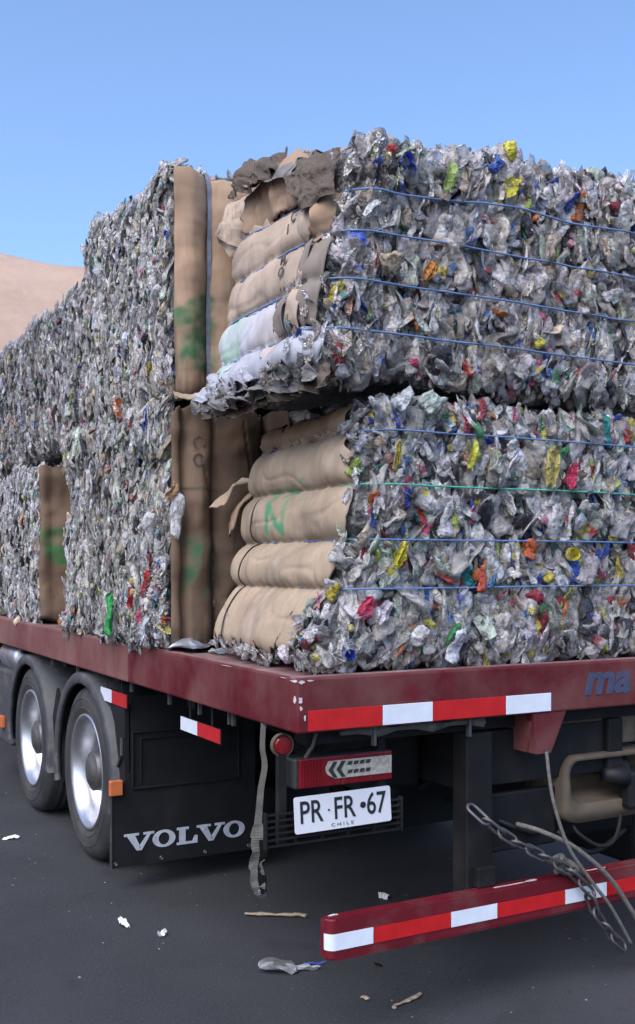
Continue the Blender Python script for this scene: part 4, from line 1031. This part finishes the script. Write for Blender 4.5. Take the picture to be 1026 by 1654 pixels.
# ---- the tall stack behind: cardboard faces the rear, bottles face the roadside
def top3(P): return -.05 * smooth01((P[:, 0] - .05) / .25) + .04 * vnoise(P * 3.3, 90)
S3 = Surf((.0, 1.29, 2.475), (2.40, 2.70, 3.58), .11, [-.06, .20, .52, .95, 1.4, 1.9, 2.46], 0, .075, .02, None, 23, .03, top=top3)
S4 = Surf((.0, 1.31, 1.312), (2.40, 3.06, 2.46), .06, [-.07, .085, .235, .5, .95, 1.4, 1.9, 2.46], 0, .10, .02, None, 27, .04)
kw = dict(size=(.025, .041), bright=.012, tone=(1.08, 1.08, 1.06), white=.16, tilt=.3, stretch=(.85, .9, 1.25))
b3 = make_bale('bottle_bale', S3, [(0, 0, (1.31, 2.70), (2.47, 3.55), 4700), (2, 1, (.0, 1.2), (1.3, 2.70), 900), (1, 0, (.45, 1.3), (2.5, 3.5), 200), (2, 1, (0, .4), (1.29, 1.5), 200)],
               'tallest bale of the middle stack with flat cardboard end and green paint', 13, 200, **kw)
def extra4(S, rg):
    n = 300; P = np.zeros((n, 3)); P[:, 0] = S.lo[0]; P[:, 1] = S.lo[1] + np.abs(rg.normal(0, .16, n)); P[:, 2] = rg.uniform(1.33, 1.75, n)
    m_ = rg.random(n) < .4; P[m_, 1] = rg.uniform(1.31, 3.05, m_.sum()); P[m_, 2] = rg.uniform(1.325, 1.40, m_.sum())
    X, N = S(P); X += N * rg.uniform(.0, .03, (n, 1)); X[:, 2] = np.maximum(X[:, 2], 1.35)
    col, _ = palette(n, rg, .14, white=.2)
    return X, N, rg.uniform(.025, .042, n), col, np.where(rg.random(n) < .6, rg.integers(0, NB, n), NB + rg.integers(0, NS, n)), frames(N, rg, .5)
kw4 = dict(kw); kw4['tone'] = (1.05, 1.05, .98); kw4['bright'] = .018
b4 = make_bale('bottle_bale', S4, [(0, 0, (1.33, 3.05), (1.33, 2.46), 5600), (1, 0, (.3, 1.3), (1.35, 2.4), 150), (0, 0, (2.9, 3.05), (1.33, 2.46), 200), (1, 1, (0, .4), (1.33, 2.4), 200)],
               'lower bale of the middle stack, with dark lobed cardboard end behind torn flaps', 14, 220, extra=extra4, **kw4)
# cardboard end sheets (vertical lobes)
def end_sheet(S, b, x0, x1, z0, z1, m, paint=None, seed=0, off=.014, ragged=(.02, .0), nx=60, nz=90, name='cardboard_sheet', wr=.004):
    return card_sheet(S, b, name, [(x, S.lo[1]) for x in np.linspace(x0, x1, nx)], np.linspace(z0, z1, nz).tolist(), m, off=off, paint=paint, ragged=(*ragged, 0, 0), seed=seed, wr=wr)
def paint3(P):
    pc = np.zeros((len(P), 4)); pc[:, :3] = (.012, .12, .05)
    a = np.maximum(stroke(P, (0, 2), [((.0, 2.84), (.18, 2.845)), ((.13, 2.89), (.19, 2.92))], .060, .028, 3, .45), stroke(P, (0, 2), [((.17, 2.82), (.12, 2.68)), ((.12, 2.68), (.18, 2.66))], .08, .045, 5, .45))
    pc[:, 3] = a * .85
    st_ = smooth01((fbm(P * np.array((16, 1, 1.3)), 93, 4) - .10) / .35) * .5 * smooth01((3.15 - P[:, 2] + .25 * fbm(P * 3, 95, 3)) / .35); k = st_ > pc[:, 3]; pc[k, :3] = (.07, .05, .04); pc[k, 3] = st_[k]
    return pc
end_sheet(S3, b3, .035, .52, 2.47, 3.53, M['card2'], paint3, 61, ragged=(.02, .01))
# turned-out ragged lower lip of that cardboard
draped(b3, 'cardboard_flap', [[(.02, 1.26, 2.50), (.10, 1.25, 2.49), (.20, 1.25, 2.50), (.30, 1.26, 2.53)], [(.02, 1.22, 2.475), (.10, 1.20, 2.46), (.19, 1.19, 2.485), (.30, 1.20, 2.52)]], (6, 30), M['card'], .014, 63, .005, 14)
# strap running vertically over the cardboard end
def vstrap(S, b, x, m, w_=.018, z0=None, over=True):
    z0 = z0 or S.lo[2] + .02
    P = np.array([(x, S.lo[1], z) for z in np.linspace(z0, S.hi[2], 60)] + ([(x, y, S.hi[2]) for y in np.linspace(S.lo[1] + .01, S.hi[1], 30)] if over else []))
    X, N = S(P, .022, .6); V, F = ribbon(X, [w_] * len(X), (1, 0, 0), .004)
    return obj('strap', V, F, m, b)
vstrap(S3, b3, .205, M['twine_grey'], .020)
vstrap(S3, b3, .52, M['twine_grey'])
def paint4(P):
    pc = np.zeros((len(P), 4)); pc[:, :3] = (.012, .10, .05)
    a = np.maximum(stroke(P, (0, 2), [((.15, 1.60), (.15, 1.78)), ((.15, 1.70), (.20, 1.72))], .085, .04, 7, .5), 0); pc[:, 3] = a * .8
    st_ = smooth01((fbm(P * np.array((14, 1, 2.2)), 91, 4) - .15) / .25) * .55; k = st_ > pc[:, 3]; pc[k, :3] = (.05, .035, .025); pc[k, 3] = st_[k]
    d = stroke(P, (0, 2), [((.0, 2.06), (.5, 2.05))], .004, .008, 9, .2); k = d > pc[:, 3]; pc[k, :3] = (.05, .04, .035); pc[k, 3] = d[k] * .8
    return pc
end_sheet(S4, b4, .03, .62, 1.345, 2.44, M['card_shade'], paint4, 65, ragged=(.02, .04), wr=.007)
vstrap(S4, b4, .235, M['cord'], .014, over=False); vstrap(S4, b4, .085, M['cord'], .010, over=False)
for ch_, z in (('C', 2.30), ('O', 2.22)):
    Xp, Np = S4(np.array([(.13, 1.31, z)]), .018, .6)
    text_mesh(ch_, .085, M['print'], 'printed_letter', b4, Xp[0] + np.array((-.02, -.003, 0)), (.2, 0, -.98), (.98, 0, .2), .0008, 0)
# curled cardboard at the right of the tall bale's end
draped(b3, 'cardboard_flap', [[(.27, 1.21, 3.36), (.34, 1.19, 3.42), (.44, 1.13, 3.44)], [(.21, 1.17, 3.25), (.30, 1.13, 3.27), (.42, 1.08, 3.30)], [(.175, 1.12, 3.19), (.27, 1.09, 3.13), (.36, 1.06, 3.14)], [(.19, 1.15, 3.16), (.28, 1.12, 3.09), (.38, 1.09, 3.08)]], (16, 20), M['card3'], .022, 71, .005, 12)

# white scrap, red and green rubbish caught in the roadside face
def piece(b, k, loc, size, col, rot, name=None):
    o = bpy.data.objects.new(name or PROTOS[k][0], PM[k]); C.objects.link(o); o.parent = b
    o.matrix_local = Matrix.Translation(Vector(loc) - b.location) @ Matrix.Rotation(rot[2], 4, 'Z') @ Matrix.Rotation(rot[0], 4, 'X') @ Matrix.Rotation(rot[1], 4, 'Y') @ Matrix.Diagonal((*size, 1))
    o.color = (*col, 1); return o
for bb, k, loc, size, col, rot in (
    (b4, 3, (-0.078, 1.33, 1.87), (.05, .08, .085), (.74, .74, .76), (0, .1, 1.2)),
    (b4, 14, (-0.078, 1.36, 1.93), (.06, .06, .05), (.50, .28, .10), (.2, .6, 1)),
    (b3, 13, (-.078, 1.83, 2.50), (.085, .10, .062), (.74, .22, .06), (0, .6, 1.5)),
    (b4, 5, (-0.078, 1.95, 1.45), (.06, .1, .13), (.03, .34, .08), (.1, .15, 1.4)),
    (b4, 16, (-0.078, 1.45, 1.62), (.07, .07, .07), (.50, .02, .03), (0, -.5, 1.4)),
    (b4, 17, (-0.078, 1.62, 1.55), (.06, .06, .05), (.45, .02, .03), (0, .2, 1.4)),
    (b4, 22, (-0.078, 1.57, 1.63), (.035, .03, .035), (.75, .62, .05), (0, 0, 1.5)),
    (b4, 22, (-0.078, 1.56, 1.58), (.03, .03, .03), (.75, .62, .05), (0, 0, 1.5)),
    (b4, 7, (-0.078, 1.42, 1.40), (.05, .06, .08), (.55, .62, .68), (.2, .1, 1.2)),
    (b3, 15, (-0.078, 1.55, 2.63), (.10, .04, .02), (.42, .02, .05), (0, 0, 1.5)),
    (b4, 15, (-0.078, 1.6, 2.38), (.05, .04, .03), (.45, .03, .05), (0, 1, 1.5)),
    (b4, 12, (-0.078, 1.6, 2.31), (.05, .04, .035), (.72, .72, .74), (0, .2, 1.5)),
    (b4, 18, (-0.078, 1.85, 2.17), (.07, .04, .025), (.72, .72, .74), (0, 1.3, 1.5)),
    (b2, 13, (0.98, 0.012, 3.20), (.06, .06, .05), (.70, .62, .06), (0, .5, .2)),
    (b2, 2, (0.98, 0.012, 3.33), (.05, .06, .045), (.72, .64, .06), (0, -.3, .1)),
    (b2, 4, (0.91, 0.012, 3.28), (.05, .06, .05), (.04, .12, .50), (0, .4, .1)),
    (b2, 14, (0.66, 0.012, 3.21), (.06, .06, .06), (.38, .52, .16), (0, .2, 0)),
    (b2, 22, (.43, .03, 3.27), (.05, .05, .05), (.02, .05, .42), (0, 0, 0)),
    (b2, 22, (.46, .02, 3.235), (.04, .05, .04), (.02, .05, .42), (0, 0, 0)),
    (b2, 6, (0.44, 0.012, 2.83), (.075, .07, .06), (.50, .40, .28), (0, 1.2, 0)),
    (b2, 15, (0.6, 0.012, 2.82), (.05, .05, .04), (.60, .24, .05), (0, .4, 0)),
    (b1, 19, (0.39, 0.012, 1.545), (.075, .06, .05), (.62, .05, .12), (0, .8, 0)),
    (b1, 20, (0.46, 0.012, 1.53), (.06, .06, .05), (.66, .62, .70), (0, .5, 0)),
    (b1, 12, (0.47, 0.012, 1.745), (.06, .06, .05), (.72, .64, .06), (0, .4, 0)),
    (b1, 16, (0.4, 0.012, 2.11), (.04, .06, .055), (.60, .50, .08), (0, .1, 0)),
    (b1, 22, (0.37, 0.012, 1.39), (.045, .05, .045), (.02, .05, .40), (0, 0, 0)),
    (b1, 13, (1.28, 0.012, 2.07), (.045, .05, .05), (.62, .05, .14), (0, .2, 0)),
    (b1, 14, (0.78, 0.012, 2.13), (.04, .05, .06), (.66, .64, .10), (0, .2, 0)),
    (b1, 17, (1.17, 0.012, 2.10), (.06, .05, .08), (.44, .38, .12), (0, .1, 0)),
    (b1, 22, (1.31, 0.012, 1.75), (.06, .05, .055), (.75, .60, .04), (0, 0, 0)),
    (b1, 3, (1.08, 0.012, 1.77), (.05, .06, .045), (.60, .14, .05), (0, .3, 0)),
    (b1, 5, (0.84, 0.012, 1.65), (.045, .05, .06), (.58, .10, .06), (0, .1, 0)),
    (b1, 8, (0.72, 0.012, 1.40), (.07, .07, .07), (.72, .74, .80), (0, .2, 0)),
    (b1, 9, (0.38, 0.012, 2.33), (.07, .07, .06), (.60, .64, .66), (0, .6, .3)),
    (b1, 10, (0.55, 0.012, 2.31), (.08, .07, .05), (.50, .56, .52), (0, -.9, .2)),
    (b1, 11, (0.22, 0.012, 2.29), (.06, .06, .06), (.56, .58, .62), (0, -.5, .4))):
    S_ = {id(b1): S1, id(b2): S2, id(b3): S3, id(b4): S4}[id(bb)]
    ax_ = 0 if bb in (b3, b4) else 1; P_ = np.array(loc, float); P_[ax_] = S_.lo[ax_]; Xs, Ns = S_(P_[None]); lim = S_.lo[ax_] - (.065 if ax_ == 0 else .035)
    loc = Xs[0] + Ns[0] * .04; loc[ax_] = min(loc[ax_], lim)
    piece(bb, k, loc, size, col, rot)

piece(b4, 3, (.035, 1.245, 1.93), (.05, .07, .115), (.78, .78, .80), (.1, .12, .5))
piece(b4, 14, (.0, 1.25, 2.04), (.055, .06, .05), (.50, .30, .16), (.2, .6, .6))
# ---- far left stack
S5 = Surf((.10, 2.88, 2.475), (2.40, 7.0, 3.44), .10, [-.06, .5, .95, 1.4, 1.9, 2.46], 0, .05, .02, None, 33, .05)
S6 = Surf((.02, 3.86, 1.312), (2.40, 7.0, 2.41), .10, [-.06, .12, .5, .95, 1.4, 1.9, 2.46], 0, .07, .02, None, 37, .05)
kw5 = dict(kw); kw5['bright'] = .03; kw5['tone'] = (.82, .81, .83); kw5['white'] = .1
b5 = make_bale('bottle_bale', S5, [(0, 0, (2.88, 5.9), (2.48, 3.43), 4400), (2, 1, (.03, .9), (2.86, 5.9), 600)], 'far left bale resting across the gap between two lower bales', 15, 120, **kw5)
kw6 = dict(kw); kw6['tone'] = (1.2, 1.2, 1.2); kw6['white'] = .3
b6 = make_bale('bottle_bale', S6, [(0, 0, (3.88, 5.9), (1.32, 2.4), 3600), (2, 1, (.02, .5), (3.74, 5.4), 200)], 'pale lower bale at the far left, its brown cardboard end in a dark gap', 16, 120, **kw6)
def paint6(P):
    pc = np.zeros((len(P), 4)); pc[:, :3] = (.02, .16, .05); pc[:, 3] = stroke(P, (0, 2), [((.0, 1.92), (.5, 1.90)), ((.15, 1.76), (.5, 1.74)), ((.12, 1.82), (.3, 1.74))], .05, .04, 8, .4) * .8; return pc
end_sheet(S6, b6, .04, .75, 1.33, 2.38, M['card_shade'], paint6, 81, nx=30, nz=60, ragged=(.03, .03), wr=.012)
vstrap(S6, b6, .12, M['cord'], .012, over=False)

# ================================================================== loose rubbish
def crumple(name, loc, size, col, label, cat, seed, k=None, rot=0, m=None):
    rg = np.random.default_rng(seed); V, F = (proto_bottle(rg) if k == 'b' else proto_scrap(rg))
    V = V * np.array(size); c, s = math.cos(rot), math.sin(rot)
    V = np.c_[V[:, 0], V[:, 2], V[:, 1]]                    # lay it flat
    V = np.c_[V[:, 0] * c - V[:, 1] * s, V[:, 0] * s + V[:, 1] * c, V[:, 2]]
    V[:, 2] *= .45 if k is None else 1
    V[:, 2] -= V[:, 2].min(); V += np.array(loc) + np.array((0, 0, .001))
    o = obj(name, V, F, m or M['plastic_piece']); o.color = (*col, 1); return tag(o, label, cat)
crumple('crushed_bottle', (.10, 1.28, 1.313), (.13, .11, .10), (.50, .56, .66), 'crushed pale blue bottle lying on the deck between the two stacks', 'bottle', 1, 'b', .9)
crumple('plastic_scrap', (.19, 1.14, 1.306), (.08, .10, .06), (.40, .43, .48), 'grey plastic scrap lying on the deck beside the crushed pale blue bottle', 'plastic scrap', 5, None, .3)
crumple('crushed_bottle', (.275, .70, 0), (.075, .10, .085), (.36, .36, .37), 'crumpled grey plastic bottle on the asphalt near the end of the red bar', 'bottle', 2, 'b', .9)
crumple('plastic_scrap', (.39, .665, 0), (.06, .06, .055), (.66, .67, .70), 'white plastic scrap with blue edge beside the crumpled grey bottle', 'plastic scrap', 3, None, 1.2)
crumple('plastic_ribbon', (.45, .70, 0), (.02, .05, .05), (.10, .14, .42), 'small blue plastic shred under the end of the red bar', 'plastic scrap', 4, None, 1.3)
crumple('paper_scrap', (-.125, 1.533, 0), (.035, .12, .03), (.6, .6, .6), 'folded off-white paper scrap on asphalt below the mud flap', 'paper', 8, None, .6, M['paper'])
crumple('paper_scrap', (-.009, 1.33, 0), (.03, .10, .026), (.6, .6, .6), 'small white paper scrap on the asphalt between the twig and the folded off-white scrap', 'paper', 9, None, 2, M['paper'])
crumple('paper_scrap', (-.245, 3.40, 0), (.05, .12, .05), (.6, .6, .6), 'white paper scrap on the asphalt left of the truck tyres', 'paper', 10, None, 1.2, M['paper'])
crumple('paper_scrap', (.681, .56, 0), (.026, .05, .02), (.4, .4, .4), 'small grey paper scrap on the asphalt under the red bar', 'paper', 11, None, .4, M['film'])
crumple('paper_scrap', (.45, .29, 0), (.02, .06, .02), (.4, .4, .4), 'tiny brownish scrap on the asphalt in front of the red bar', 'paper', 12, None, .4, M['stick'])
crumple('paper_scrap', (1.174, 1.303, 0), (.03, .1, .03), (.6, .6, .6), 'white paper scrap on the ground behind the red bar', 'paper', 13, None, .4, M['paper'])
def stick(a, b, r, label, m, seed):
    rg = np.random.default_rng(seed); a = np.array(a); b = np.array(b); P = [a + (b - a) * t + np.array((0, 0, r)) + rg.normal(0, r * .35, 3) * np.array((1, 1, .2)) for t in np.linspace(0, 1, 9)]
    return tag(MB().tube([tuple(p) for p in P], [r * v for v in rg.uniform(.5, 1.2, 9)], 6, sq=.6).build('stick', m, None), label, 'stick')
stick((.44, 1.40, 0), (.70, 1.24, 0), .013, 'frayed brown twig lying on the asphalt under the deck', M['stick'], 1)
stick((.50, .16, 0), (.665, .215, 0), .010, 'thin wooden splinter on the asphalt in front of the red bar', M['stick'], 2)

# loose grit on the asphalt
V = []; F = []
for i in range(420):
    x, y = random.uniform(-2.2, 3.2), random.uniform(-1.2, 5.0); r_ = random.uniform(.002, .006) * (1.6 if random.random() < .08 else 1); n0 = len(V); a0 = random.random() * 6
    for k in range(4): V.append((x + r_ * math.cos(a0 + k * 1.57) * random.uniform(.6, 1.3), y + r_ * math.sin(a0 + k * 1.57) * random.uniform(.6, 1.3), .0005))
    V.append((x, y, r_ * random.uniform(.6, 1)))
    F += [(n0 + k, n0 + (k + 1) % 4, n0 + 4) for k in range(4)]
o = obj('grit', V, F, M['grit']); o['kind'] = 'stuff'
